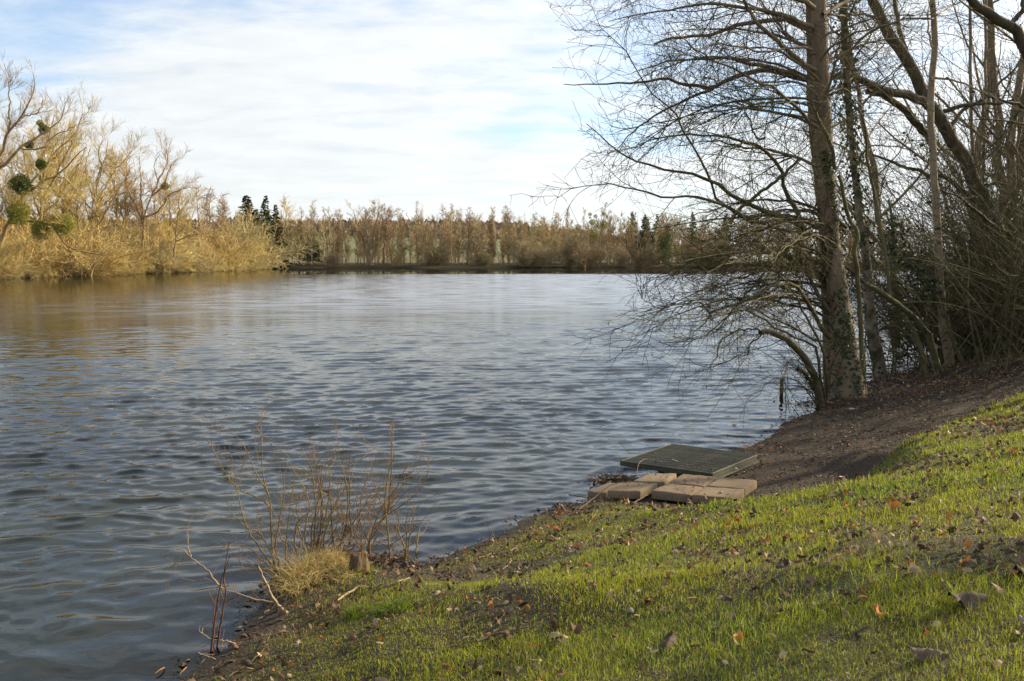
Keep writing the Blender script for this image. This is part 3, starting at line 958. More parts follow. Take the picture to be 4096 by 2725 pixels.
m_dry = mk('dry_bank_grass', (.22, .165, .075), (.40, .31, .16), scale=.8)
reed_edge('dry_bank_grass', [(x_, 276 + 1.2 * math.sin(x_ * .3)) for x_ in np.linspace(-66, 120, 60)], 9000, .7, 'pale dry grass along the far bank', m_dry, 71, .05)
reed_edge('dry_bank_reeds', [(-66.3, 126), (-67.5, 150), (-65, 177), (-69.5, 205), (-67.5, 232), (-71.5, 262)], 5000, .8, 'pale dry stalks along the left bank waterline', m_dry, 72, .04)

# hilltop wood beyond the fields
hb = MB(); g = np.random.default_rng(81); n = 3400
hx = g.uniform(-900, 150, n); hy = 900 + g.random(n) * 260
hz = ground_z(hx, hy)
hh_ = g.uniform(9, 17, n)
for q in range(5):
    th = g.uniform(0, 3.14, n); wv_ = hh_ * g.uniform(.18, .4, n); cx = hx + g.normal(size=n) * 3; cy = hy + g.normal(size=n) * 3; zb = hz + hh_ * g.uniform(0, .5, n)
    ex = np.cos(th) * wv_; ey = np.sin(th) * wv_
    V = np.stack([np.stack([cx - ex, cy - ey, zb], 1), np.stack([cx + ex, cy + ey, zb], 1), np.stack([cx + ex * .8, cy + ey * .8, zb + hh_ * .35], 1), np.stack([cx + ex * g.uniform(-.3, .3, n), cy, zb + hh_ * g.uniform(.45, .62, n)], 1), np.stack([cx - ex * .8, cy - ey * .8, zb + hh_ * .3], 1)], 1)
    ti = np.repeat(g.uniform(.7, 1.3, (n, 1)) * np.where(g.random((n, 1)) < .12, [[.45, .75, .5]], [[1, 1, 1]]), 5, axis=0)
    hb.add(V.reshape(-1, 3), np.arange(n * 5).reshape(-1, 5), ti)
tag(hb.build('hilltop_wood', mk('hill_wood_twigs', (.20, .14, .11), (.29, .20, .15), scale=.02, tint=True)), 'brown wood along the ridge beyond the far fields', kind='stuff')

# small orange marker at the far waterline
p = at_y(*zz('3', 970, 902), 266)
mm = MB()
prof = [(.0, .62), (.06, .6), (.17, .42), (.19, .25), (.12, .05), (.03, 0)]
mm.tubes(np.array([[p[0], p[1], q] for _, q in prof])[None], np.array([max(q, .01) for q, _ in prof])[None], 10)
mm.tubes(np.array([[p[0], p[1], -.8], [p[0], p[1], .3]])[None], np.full((1, 2), .06), 6)
tag(mm.build('marker_buoy', mk('orange_plastic', (.8, .16, .03), (.85, .2, .05), rough=.5)), 'tiny orange marker at the waterline of the far bank', 'buoy')

# --- the left bank: big golden trees, traced from the photograph
def trace(reg, pts, Y0, Y1, r0, r1, K=18, jit=0.0, zmin=None):
    P = []
    px = np.array([zz(reg, a, b) for a, b in pts])
    d = np.r_[0, np.cumsum(np.linalg.norm(np.diff(px, axis=0), axis=1))]; d /= d[-1]
    for (u, v), q in zip(px, d):
        P.append(at_y(u, v, Y0 + (Y1 - Y0) * q))
    P = catmull(np.array(P), K)
    if jit:
        j = rng.normal(size=P.shape) * jit; j[0] = 0
        P = P + j
    if zmin is not None:
        P[:, 2] = np.maximum(P[:, 2], zmin)
    t = np.linspace(0, 1, K)
    return P, r0 * (1 - t) + r1 * t


def big_tree(name, label, base_z, limbs, lv, mats, cat_='tree', group=None, mist=(), seed=1, K=18):
    """limbs: traced (P, R) list, the first is the trunk. lv: list of sprout settings"""
    global rng
    keep = rng; rng = np.random.default_rng(seed)
    P = np.stack([a for a, _ in limbs]); Rd = np.stack([b for _, b in limbs])
    loc = P[0, 0].copy()
    root = empty(name, loc)
    tag(root, label, cat_, group)
    tb = MB(); tb.tubes(P - loc, Rd, 7)
    o = tb.build('trunk', mats[0]); o.parent = root
    cb = MB(); cur, cr = P, Rd
    for k, s in enumerate(lv):
        s = dict(s); S = s.pop('S', 3)
        nx, nr = sprout(cur, cr, **s)
        if s.get('first_trunk'): pass
        cb.tubes(nx - loc, nr, S)
        cur, cr = nx, nr
    o = cb.build('crown', mats[1]); o.parent = root
    for p, r, me in mist:
        add_mistletoe(root, p, r, me)
    rng = keep
    return root


ballY = leaf_ball(1700, 1.0, .2, 5).mesh('mistletoe', m_mist)
ballD = leaf_ball(1700, 1.0, .2, 6).mesh('mistletoe', m_mist_dark)
LV = [dict(per_m=.95, ang=(25, 60), length=(2.2, 5.2), K=8, t0=.2, up=.08, wig=.10, rmin=.03, fall=.3, slim=.013),
      dict(per_m=2.6, ang=(25, 60), length=(1.0, 2.6), K=5, up=.12, wig=.12, rmin=.017, fall=.25, slim=.008),
      dict(per_m=5.0, ang=(22, 50), length=(.5, 1.5), K=3, up=.14, wig=.10, rmin=.0125, fall=.2)]
Yl = 127
mist = [(at_y(*zz('1', a, b), Yl - 1.3), 1.12 * r / 1.651 / F * Yl, me) for a, b, r, me in [(135, 890, 56, ballD), (120, 1080, 62, ballY), (270, 1190, 52, ballY), (430, 1160, 60, ballY), (270, 755, 30, ballD), (290, 525, 30, ballD), (265, 485, 19, ballY), (195, 630, 26, ballD), (355, 1120, 26, ballY)]]
T = lambda pts, a=Yl, b=Yl, r0=.35, r1=.06: trace('1', pts, a, b, r0 * .58, r1 * .7, jit=.08)
big_tree('leaning_mistletoe_tree', 'huge leaning tree on the left bank with yellow-green and dark mistletoe balls', 0,
         [T([(-30, 1400), (20, 1240), (70, 1130), (130, 1000), (200, 930), (290, 870), (370, 830), (440, 770), (510, 690), (580, 640)], r0=.6),
          T([(130, 1000), (190, 890), (260, 830), (310, 780), (330, 720), (400, 640), (480, 570), (555, 420)], Yl, Yl + 4),
          T([(60, 1140), (150, 1140), (260, 1130), (340, 1160), (400, 1240), (450, 1300), (580, 1340), (700, 1360)], Yl, Yl - 3, .3),
          T([(370, 830), (430, 850), (480, 900), (520, 960)], Yl, Yl - 2, .14, .04),
          T([(20, 1240), (90, 1120), (100, 1050), (60, 960), (20, 900)], Yl, Yl + 3, .3),
          T([(190, 890), (250, 900), (330, 930), (420, 990)], Yl, Yl - 4, .16)], LV, (m_bark_gold, m_twig_gold), mist=mist, seed=21)
Yl2 = 122
big_tree('spreading_bare_tree', 'tallest bare tree at the left edge with thick boughs rising to the right', 0,
         [T([(-260, 1480), (-230, 1250), (-170, 1000), (-60, 820), (0, 780), (60, 720), (130, 650), (200, 610), (300, 540), (380, 480), (430, 380)], Yl2, Yl2 + 3, .75),
          T([(-170, 1000), (-60, 850), (0, 690), (30, 600), (60, 540), (110, 480), (180, 370), (230, 260), (220, 170)], Yl2, Yl2 - 2, .55),
          T([(60, 540), (60, 440), (70, 350), (60, 250), (70, 180)], Yl2, Yl2 - 2, .25),
          T([(0, 690), (-30, 560), (-60, 400), (-40, 250), (0, 170)], Yl2, Yl2 + 3, .35),
          T([(-170, 1000), (-190, 800), (-200, 500), (-170, 250)], Yl2, Yl2 + 2, .4),
          T([(110, 480), (160, 440), (250, 410), (280, 330)], Yl2, Yl2 - 2, .16),
          T([(130, 650), (220, 660), (310, 640), (330, 590), (420, 540), (500, 500)], Yl2, Yl2 + 2, .2)], [dict(LV[0], length=(1.9, 3.9)), dict(LV[1], length=(.8, 2.1), per_m=3.0), dict(LV[2], length=(.4, 1.1), per_m=5.5)], (m_bark_gold, m_twig_pink), seed=22)
Yl3 = 142
T3 = lambda pts, r0=.3, r1=.05, a=Yl3, b=None: trace('1', pts, a, b or a + rng.uniform(-3, 3), r0 * .58, r1 * .8, jit=.08)
big_tree('upright_golden_tree', 'upright golden bare tree behind the mistletoe tree on the left bank', 0,
         [T3([(265, 1400), (265, 1200), (270, 1000), (265, 860), (280, 700), (330, 560), (360, 420)], .45), T3([(268, 1000), (330, 900), (400, 760), (480, 600), (540, 470)]), T3([(266, 1100), (220, 950), (180, 800), (150, 650), (160, 560)]),
          T3([(270, 1080), (340, 1040), (440, 900), (520, 760), (570, 640)]), T3([(270, 900), (310, 760), (400, 660), (430, 520)])], LV, (m_bark_gold, m_twig_gold), seed=23)
Yl4 = 155
big_tree('rounded_golden_tree', 'golden bare tree with a pinkish rounded top in the middle of the left bank', 0,
         [T3([(640, 1440), (650, 1200), (640, 1000), (640, 850), (700, 700), (710, 600)], .4, a=Yl4), T3([(645, 1000), (700, 900), (760, 800), (830, 720), (880, 660)], a=Yl4), T3([(645, 1050), (590, 900), (560, 760), (600, 650)], a=Yl4),
          T3([(650, 1100), (560, 1000), (500, 900), (500, 760)], a=Yl4), T3([(640, 900), (670, 780), (650, 660), (680, 590)], a=Yl4), T3([(650, 1150), (740, 1000), (800, 900), (860, 800)], a=Yl4)], LV, (m_bark_gold, m_twig_gold), seed=24)
Yl5 = 165
mist2 = [(at_y(*zz('1', 1090, 900), Yl5), 24 / 1.651 / F * Yl5, ballY)]
big_tree('fan_topped_tree', 'fan-topped bare tree with one mistletoe ball near the right of the left bank', 0,
         [T3([(940, 1440), (945, 1200), (960, 1100), (1000, 960), (1040, 880), (1020, 760), (1060, 690)], .4, a=Yl5), T3([(950, 1120), (930, 960), (930, 820), (920, 700)], a=Yl5), T3([(1000, 960), (1080, 900), (1110, 800), (1170, 720)], a=Yl5),
          T3([(960, 1100), (1030, 1080), (1120, 960), (1200, 920), (1250, 900)], a=Yl5), T3([(1040, 880), (1080, 800), (1110, 720), (1100, 660)], a=Yl5), T3([(945, 1150), (880, 1000), (830, 880), (860, 760)], a=Yl5), T3([(690, 1020), (740, 970), (830, 940), (900, 950)], .2, a=Yl5)], LV, (m_bark_gold, m_twig_pink), mist=mist2, seed=25)
Yl6 = 172
big_tree('crooked_waterside_tree', 'crooked tree with one long bough reaching low over the water on the left bank', 0,
         [T3([(1145, 1420), (1155, 1300), (1165, 1180), (1175, 1080), (1190, 960), (1200, 900)], .35, a=Yl6), T3([(1160, 1270), (1210, 1240), (1270, 1225), (1340, 1210)], .22, a=Yl6), T3([(1165, 1230), (1210, 1180), (1270, 1100), (1290, 1040)], .2, a=Yl6),
          T3([(1165, 1150), (1110, 1090), (1070, 1110), (1030, 1150)], .16, a=Yl6), T3([(1170, 1100), (1230, 1020), (1260, 960)], .2, a=Yl6)], LV, (m_bark_far, m_twig_gold), seed=26)
# slimmer trees running out to the end of the left bank
for i, (zx, zy, lab) in enumerate([(1320, 908, 'tallest slim brown tree where the left bank runs lower'), (1400, 955, 'slim brown bare tree second from the tallest on the lower left bank'), (1460, 990, 'short slim bare tree among pale stems on the lower left bank'), (1525, 1008, 'reddish bare tree nearest the far spruces on the left bank'), (1590, 1110, 'low reddish bare tree directly in front of the far spruces')]):
    u, v = zz('1', zx, zy)
    stand(u, v, 'alder', 195 + i * 14, name='slim_bank_tree', var=i % 3, label=lab, cm=(m_twig_pink, m_twig_brown)[i % 2], squash=1.1)
for i, (zx, zy, Y_) in enumerate([(760, 700, 185), (860, 700, 190), (480, 560, 170), (1010, 900, 200), (560, 820, 160), (120, 640, 150), (400, 700, 158), (640, 760, 168), (330, 560, 165), (940, 860, 185), (1120, 880, 190), (1230, 960, 198), (20, 700, 150)]):
    u, v = zz('1', zx, zy)
    stand(u, v, 'round', Y_, name='golden_bare_tree', var=i % 2, label='golden bare tree set back ' + left_place(zx), group='trees crowded behind the left bank', cm=(m_twig_gold, m_twig_pink)[i % 2], tm=m_bark_gold)
# waterside willow scrub, left bank
spots = [(-40, 1180, 124), (100, 1300, 128), (240, 1310, 133), (330, 1320, 137), (440, 1290, 142), (540, 1260, 146), (620, 1200, 151), (700, 1250, 155), (790, 1210, 160), (860, 1240, 165), (950, 1200, 171), (1040, 1180, 176), (1080, 1290, 176), (1230, 1250, 186), (1330, 1220, 196), (1420, 1240, 206), (1500, 1180, 218), (1560, 1180, 230), (1600, 1230, 245), (1640, 1270, 258), (560, 1080, 150), (400, 1050, 142), (800, 1080, 166), (150, 1130, 132), (1440, 1130, 212), (1580, 1080, 236), (920, 1110, 172)]
for i, (zx, zy, Y_) in enumerate(spots):
    u, v = zz('1', zx, zy + (70 if zx < 900 else 30))
    stand(u, v, 'bush', Y_, name='golden_willow_bush', cat='bush', var=i % 3, label=('golden', 'olive', 'golden')[i % 3] + ' leafless willow bush ' + left_place(zx), group='willow bushes along the left bank', tm=m_bark_far, cm=(m_twig_gold, m_twig_olive, m_twig_gold)[i % 3], squash=rng.uniform(1.0, 1.45))

# ------------------------------------------------------------------ the trees on the near bank, right of the picture
m_trunk = mk('grey_brown_smooth_bark', (.125, .09, .056), (.26, .195, .125), scale=5, stretch=(1, 1, .45), bump=.012, bscale=26, c3=(.21, .19, .14), c3_scale=11, c3_lo=.63, c3_hi=.68)
m_moss = mk('mossy_dark_bark', (.055, .045, .028), (.13, .105, .06), scale=7, stretch=(1, 1, .5), bump=.014, bscale=30, c3=(.085, .085, .022), c3_scale=3.0, c3_lo=.45, c3_hi=.62)
m_rough = mk('furrowed_dark_bark', (.035, .026, .018), (.115, .085, .055), scale=9, stretch=(1, 1, .25), bump=.03, bscale=18, c3=(.08, .075, .025), c3_scale=2.0, c3_lo=.5, c3_hi=.65)
m_green = mk('green_brown_stem_bark', (.085, .075, .035), (.16, .145, .07), scale=6, stretch=(1, 1, .3), bump=.004)
m_twig = mk('dark_twig_bark', (.04, .029, .016), (.085, .063, .032), scale=1.2, c3=(.095, .085, .025), c3_scale=.8, c3_lo=.45, c3_hi=.6)
m_ivy = mk('ivy_leaf_green', (.014, .030, .010), (.045, .075, .022), scale=3, rough=.6, spec=.25, translucent=.15)
m_ivy_or = mk('turned_ivy_leaf', (.32, .15, .03), (.45, .24, .05), scale=3, rough=.6, translucent=.3)
m_catkin = mk('dark_alder_catkin', (.025, .018, .012), (.06, .04, .025), scale=8)
# birch bark: pale with dark lenticels across
m_birch = mk('birch_bark', (.22, .165, .10), (.36, .28, .18), scale=3, stretch=(1, 1, .5), bump=.006, c3=(.045, .033, .024), c3_scale=1, c3_lo=.63, c3_hi=.66)
_t = m_birch.node_tree
for n_ in _t.nodes:
    if n_.type == 'TEX_NOISE' and abs(n_.inputs['Scale'].default_value - 1) < 1e-6:
        mp_ = _t.nodes.new('ShaderNodeMapping'); mp_.inputs['Scale'].default_value = (4, 4, 11)
        tc_ = [q for q in _t.nodes if q.type == 'TEX_COORD'][0]
        _t.links.new(tc_.outputs['Object'], mp_.inputs[0]); _t.links.new(mp_.outputs[0], n_.inputs[0])


m_blotch = mk('blotched_grey_bark', (.10, .078, .052), (.30, .25, .18), scale=7, stretch=(1, 1, .8), bump=.014, bscale=24, c3=(.05, .045, .025), c3_scale=3, c3_lo=.48, c3_hi=.6)


def ivy_on(mb, P, Rd, n, g, size=(.035, .075), spread=.05, side=None, clump=0):
    """ivy leaves lying over a stem: kinked five-cornered leaves"""
    K = len(P); t = g.random(n) * (K - 1); i = np.clip(t.astype(int), 0, K - 2); f = (t - i)[:, None]
    c = P[i] * (1 - f) + P[i + 1] * f; r = Rd[i] * (1 - f[:, 0]) + Rd[i + 1] * f[:, 0]
    ax = norm(P[i + 1] - P[i]); o = g.normal(size=(n, 3))
    if side is not None: o = o + np.asarray(side)
    o = norm(o - (o * ax).sum(1, keepdims=True) * ax)
    if clump:   # keep the leaves in trails and patches
        ok = vnoise(np.arctan2(o[:, 1], o[:, 0]) * 1.6, c[:, 2] * 1.7, 91) > .46
        c, r, ax, o = c[ok], r[ok], ax[ok], o[ok]; n = len(c)
    p = c + o * (r + np.abs(g.normal(size=n)) * spread)[:, None]
    dn = norm(np.array([0, 0, -1.0]) + o * .4 + g.normal(size=(n, 3)) * .45); sd_ = norm(np.cross(dn, o)); up_ = norm(np.cross(sd_, dn))
    s = g.uniform(size[0], size[1], (n, 1))
    V = np.stack([p, p + (dn * .35 + sd_ * .55 - up_ * .1) * s, p + (dn * 1.0 + up_ * .05) * s, p + (dn * .35 - sd_ * .55 - up_ * .1) * s, p + (dn * .5 + up_ * .14) * s], 1)
    b = np.arange(n)[:, None] * 5
    Fs = np.concatenate([b + [0, 1, 4], b + [1, 2, 4], b + [2, 3, 4], b + [3, 0, 4]])
    mb.add(V.reshape(-1, 3), Fs)


def catkins(mb, P, n, g):
    """little dark catkins and cones hanging at twig ends"""
    M, K, _ = P.shape
    i = g.integers(0, M, n); p = P[i, g.integers(K - 2, K, n)]
    e = p + np.stack([g.normal(size=n) * .008, g.normal(size=n) * .008, -g.uniform(.03, .075, n)], 1)
    Q = np.stack([p, p * .65 + e * .35, p * .3 + e * .7, e], 1)
    mb.tubes(Q, np.tile([.002, .0065, .006, .002], (n, 1)), 4)


def near_tree(name, label, stems, levels, bark, twigm, seed, extra=None, ivy=None, cat_='tree', group=None, ncat=0, side_sets=None, sides=10, flare=None, ivy_or=0):
    """stems: list of (P,R) traced; stems[0] carries the trunk. levels: sprout settings from all stems down"""
    global rng
    keep = rng; rng = np.random.default_rng(seed)
    loc = stems[0][0][0].copy()
    root = empty(name, loc); tag(root, label, cat_, group)
    tb = MB()
    thick = [q for q in stems if q[1].max() > .055]; thin = [q for q in stems if q[1].max() <= .055]
    for P, Rd in thick: tb.tubes(P - loc, Rd, sides)
    o = tb.build('trunk', bark) if thick else None
    if o: o.parent = root
    if thin:
        for P, Rd in thin:
            lb = MB(); lb.tubes(P - loc, Rd, 6)
            o = lb.build('limb', bark); o.parent = root
    allP = [catmull(P, 18) for P, _ in stems]; allR = [np.interp(np.linspace(0, 1, 18), np.linspace(0, 1, len(Rd)), Rd) for _, Rd in stems]
    P, Rd = np.stack(allP), np.stack(allR)
    cb = MB(); cur, cr = P, Rd
    for k, s in enumerate(levels):
        s = dict(s); S = s.pop('S', 3); also = s.pop('also', False)
        nx, nr = sprout(cur, cr, **s)
        if also and k > 0:
            n2, r2 = sprout(P, Rd, **s); nx, nr = np.concatenate([nx, n2]), np.concatenate([nr, r2])
        cb.tubes(nx - loc, nr, S)
        cur, cr = nx, nr
    o = cb.build('crown', twigm); o.parent = root
    if ncat:
        kb = MB(); catkins(kb, cur - loc, ncat, rng); o = kb.build('catkins', m_catkin); o.parent = root; o['kind'] = 'stuff'
    if ivy:
        ib = MB()
        for P_, R_, n_, kw in ivy: ivy_on(ib, P_ - loc, R_, n_, rng, **kw)
        o = ib.build('ivy', m_ivy); o.parent = root; o['kind'] = 'stuff'
    if ivy_or:
        ib = MB(); P_, R_ = ivy[0][0], ivy[0][1]
        k = int(len(P_) * .4); ivy_on(ib, P_[k:] - loc, R_[k:], ivy_or, rng, size=(.06, .10), spread=.10); o = ib.build('ivy_turned', m_ivy_or); o.parent = root; o['kind'] = 'stuff'; o['label'] = 'yellowed ivy leaves'
    rng = keep
    return root


def TR(reg, pts, Y0, Y1, w0, w1, K=18, jit=.012, ext=None):
    """trace with widths given in photograph pixels at the start and end"""
    P, _ = trace(reg, pts, Y0, Y1, 1, 1, K=K, jit=jit)
    t = np.linspace(0, 1, K)
    w = np.interp(t, np.linspace(0, 1, len(w0)), w0) if isinstance(w0, (list, tuple)) else w0 * (1 - t) + w1 * t
    return P, w / 2 / F * P[:, 1]


def to_ground(PR, sink=.15):
    """carry the foot of a stem down into the ground"""
    P, Rd = PR
    h = gz(P[0, 0], P[0, 1])
    d = P[0, 2] - (h - sink)
    w = np.clip(1 - np.linspace(0, 1, len(P)) * 4, 0, 1)
    P = P.copy(); P[:, 2] -= d * w
    return P, Rd


REG['0'] = (0, 0, 1.0)
Ym = 17.1
A = {}
# ---- main leaning tree
trunk = to_ground(TR('0', [(3400, 1600), (3388, 1500), (3373, 1350), (3356, 1200), (3336, 1050), (3318, 880), (3305, 700), (3296, 500), (3286, 300), (3278, 120), (3272, -40), (3262, -300), (3258, -600), (3250, -900)], Ym, Ym + .3, [120, 104, 84, 74, 66, 63, 61, 60, 59, 58, 56, 52, 46, 38, 26], 0, K=40, jit=.006))
flare = np.exp(-np.linspace(0, 1, 40) * 22) * .10
trunk = (trunk[0], trunk[1] + flare)
comp = to_ground(TR('0', [(3335, 1600), (3320, 1450), (3308, 1250), (3298, 1050), (3286, 850), (3268, 700), (3255, 560), (3248, 420), (3245, 300), (3240, 100), (3235, -200), (3225, -600)], Ym + .8, Ym + .9, [70, 44, 34, 32, 31, 31, 30, 28, 24], 0, K=30, jit=.008))
r4 = lambda pts, Y1, w0, w1, Y0=Ym: TR('4', pts, Y0, Y1, w0, w1)
limbs = [
    r4([(1830, 190), (1690, 130), (1560, 85), (1430, 60), (1240, 40), (1120, 28), (960, 45), (850, 70), (740, 85), (600, 100), (480, 140), (400, 160)], Ym - 1.6, 20, 3),
    r4([(1830, 220), (1640, 140), (1450, 160), (1290, 180), (1140, 235), (1030, 255), (870, 265), (770, 290), (730, 310)], Ym + 1.4, 22, 9),
    r4([(1850, 490), (1720, 420), (1600, 310), (1510, 230), (1440, 170), (1390, 80), (1340, -20), (1300, -150)], Ym - .9, 22, 10),
    r4([(1870, 890), (1800, 840), (1740, 760), (1640, 680), (1560, 620), (1460, 580), (1390, 540), (1300, 490), (1200, 450), (1100, 400), (1000, 340), (900, 250), (820, 170)], Ym - 1.8, 16, 3),
    r4([(1860, 790), (1790, 730), (1640, 710), (1480, 720), (1390, 740), (1330, 770), (1250, 840), (1200, 890)], Ym + 1.3, 12, 3),
    r4([(1860, 850), (1720, 800), (1600, 790), (1470, 770), (1350, 745), (1210, 735), (1100, 745), (1000, 735), (840, 720)], Ym - .6, 12, 3),
    r4([(1870, 1160), (1700, 1090), (1560, 1060), (1480, 1045), (1370, 1025), (1260, 1010), (1190, 990), (1040, 980), (1000, 1000), (880, 1015)], Ym - 1.2, 14, 3),
    r4([(1840, 60), (1700, -10), (1500, -80), (1250, -110), (1000, -100), (700, -60), (500, 20)], Ym - 2, 22, 4),
    r4([(1900, 100), (2050, 20), (2200, -80), (2400, -150)], Ym + 1.5, 18, 5),
    r4([(1880, 420), (1960, 330), (2100, 240), (2300, 180), (2480, 130)], Ym - 1.5, 12, 3),
    r4([(1890, 700), (2000, 640), (2120, 610), (2300, 560)], Ym - 2, 10, 3),
    r4([(1830, 350), (1700, 330), (1500, 360), (1300, 330), (1150, 300), (980, 380), (830, 380)], Ym - 2.2, 12, 3),
    r4([(1840, 380), (1650, 240), (1500, 60), (1400, -60)], Ym + 1.8, 14, 5),
]
gm = np.random.default_rng(67)
for k in range(20):   # the many thinner boughs of the crown, most of them reaching out over the water
    f_ = gm.uniform(.42, .80); j = int(f_ * 39); st_ = trunk[0][j]
    left = gm.random() < .72
    az0 = gm.normal(math.pi, .75) if left else gm.normal(0, .8)
    ln_ = gm.uniform(2.0, 4.6) if left else gm.uniform(1.6, 3.2)
    K_ = 14; Pk = np.zeros((K_, 3)); Pk[0] = st_; el_ = gm.uniform(.15, .75)
    for q in range(1, K_):
        az0 += gm.normal() * .10; el_ += gm.normal() * .07 - .055
        Pk[q] = Pk[q - 1] + np.array([math.cos(az0) * math.cos(el_), math.sin(az0) * math.cos(el_), math.sin(el_)]) * ln_ / (K_ - 1)
    limbs.append((Pk, np.linspace(gm.uniform(.016, .03), .005, K_)))
LVN = [dict(per_m=3.9, ang=(28, 65), length=(.6, 1.9), K=8, t0=.12, up=.025, wig=.13, rmin=.0055, fall=.45, slim=.0085, curl=.03),
       dict(per_m=5.2, ang=(25, 65), length=(.3, 1.0), K=5, up=.015, wig=.15, rmin=.0038, fall=.3, slim=.006, curl=.05, also=True),
       dict(per_m=5.2, ang=(25, 60), length=(.12, .42), K=3, up=.01, wig=.16, rmin=.0024, fall=.2, also=False)]
near_tree('leaning_lakeside_tree', 'big leaning grey-brown trunk at the water with ivy round its foot and long bare boughs', [trunk, comp] + limbs, LVN, m_trunk, m_twig, 31,
          ivy=[(trunk[0][:17], trunk[1][:17], 1500, dict(spread=.02, side=(.25, -1.1, 0), size=(.03, .055), clump=1)), (trunk[0][:7], trunk[1][:7], 420, dict(spread=.03, size=(.03, .06))), (comp[0][:12], comp[1][:12], 160, dict(clump=1))], ncat=420, sides=14)

# ---- arching willow at its foot
Yw = 16.4
r6 = lambda pts, Y1, w0, w1, Y0=Yw: TR('6', pts, Y0, Y1, w0, w1)
W = [
    to_ground(r6([(1560, 1380), (1500, 1230), (1420, 1060), (1350, 970), (1260, 900), (1180, 850), (1100, 830), (1050, 845)], Yw - .9, 34, 22)),
    r6([(1620, 900), (1500, 740), (1460, 640), (1400, 560), (1340, 480), (1260, 455), (1180, 470), (1100, 500), (1000, 560), (900, 605), (800, 640), (670, 690)], Yw - 1.2, 20, 9, Yw + .5),
    r6([(1600, 680), (1500, 520), (1440, 420), (1380, 290), (1340, 200), (1280, 120), (1200, 40)], Yw + .6, 20, 8, Yw + .6),
    r6([(1100, 835), (1000, 815), (900, 820), (800, 870), (740, 930), (720, 1010), (690, 1100), (680, 1140)], Yw - 1.3, 9, 3, Yw - .9),
    r6([(1640, 912), (1500, 905), (1420, 870), (1330, 810), (1230, 760), (1150, 735), (1080, 700), (1000, 665), (920, 650), (860, 670), (820, 720), (740, 860)], Yw - 1.5, 11, 3, Yw + .5),
    to_ground(r6([(1600, 1260), (1560, 1000), (1450, 780), (1400, 680), (1360, 580), (1300, 500), (1250, 430), (1200, 360), (1180, 270)], Yw - .4, 14, 6)),
    to_ground(r6([(1590, 1290), (1500, 960), (1380, 900), (1200, 820), (1100, 740), (1000, 700), (900, 660), (800, 720), (700, 800), (620, 860), (540, 900), (450, 960)], Yw - 1.6, 14, 3)),
    r6([(1300, 150), (1250, 210), (1180, 270), (1090, 370), (1020, 460), (960, 530), (900, 600), (830, 680), (760, 780), (700, 850)], Yw - .8, 12, 4, Yw + .4),
    r6([(680, 715), (620, 640), (580, 620), (500, 620), (400, 625), (300, 650), (200, 630), (150, 590), (110, 480), (75, 370)], Yw - 1.6, 6, 1.5, Yw - 1.2),
    r6([(500, 620), (400, 660), (330, 740), (240, 800), (180, 830), (80, 870)], Yw - 1.9, 5, 1.5, Yw - 1.4),
    r6([(680, 715), (600, 790), (500, 900), (430, 960), (350, 945)], Yw - 1.7, 5, 1.5, Yw - 1.2),
    r6([(1130, 855), (1060, 870), (1000, 910), (965, 970), (970, 1020), (880, 1040), (800, 1070), (700, 1110), (600, 1100), (400, 1010)], Yw - 1.2, 7, 1.5, Yw - .9),
    to_ground(r6([(1540, 1340), (1450, 1230), (1400, 1150), (1365, 1120)], Yw - .6, 20, 16)),
    to_ground(r6([(1560, 1390), (1440, 1300), (1330, 1260), (1240, 1290), (1215, 1330)], Yw - .8, 8, 3)),
    to_ground(r6([(1560, 1390), (1470, 1330), (1350, 1230), (1250, 1200), (1160, 1210), (1080, 1280), (1050, 1340)], Yw - 1.0, 7, 2)),
    to_ground(r6([(1590, 1370), (1480, 1180), (1330, 1060), (1250, 1100), (1240, 1200), (1260, 1300), (1265, 1390)], Yw - 1.1, 7, 2)),
]
q4 = lambda pts, Y1, w0, w1, Y0=Yw: TR('4', pts, Y0, Y1, w0, w1)
W += [
    q4([(1780, 1640), (1700, 1450), (1630, 1330), (1620, 1240), (1610, 1190), (1550, 1090), (1450, 1020), (1340, 990), (1240, 960), (1100, 945), (950, 940), (800, 955), (690, 980), (600, 1020)], Yw - .8, 20, 4, Yw + .6),
    q4([(1420, 1560), (1190, 1420), (1130, 1300), (1090, 1210), (1050, 1110), (1010, 1020), (950, 940), (910, 860), (870, 780), (800, 720), (740, 660), (660, 580), (600, 480), (540, 380), (440, 280), (330, 170), (300, 90)], Yw - 1.2, 12, 2),
    q4([(1760, 1580), (1640, 1520), (1400, 1430), (1310, 1390), (1200, 1310), (1110, 1250), (1050, 1220), (960, 1210), (820, 1190), (720, 1160), (620, 1130), (540, 1090), (470, 1050), (390, 980), (350, 940), (250, 870)], Yw - 1.5, 22, 3, Yw + .5),
    q4([(1500, 1560), (1310, 1480), (1200, 1420), (1080, 1390), (990, 1380), (890, 1370), (780, 1375), (700, 1350), (600, 1320), (500, 1300), (420, 1280), (300, 1285), (200, 1300), (120, 1330), (60, 1370)], Yw - 2, 16, 2, Yw + .2),
    q4([(1250, 1560), (1310, 1470), (1400, 1400), (1500, 1320), (1580, 1260), (1660, 1190), (1750, 1090)], Yw - .4, 16, 12, Yw),
    q4([(1500, 960), (1440, 970), (1400, 870), (1340, 720), (1300, 620), (1250, 540)], Yw + 1.2, 9, 3),
    q4([(820, 960), (740, 1000), (660, 1080), (560, 1160), (480, 1230)], Yw - 1.4, 5, 2, Yw - .8),
    q4([(1340, 1000), (1240, 1060), (1180, 1160), (1100, 1260)], Yw - 1.2, 6, 3, Yw - .4),
]
g6 = np.random.default_rng(66)
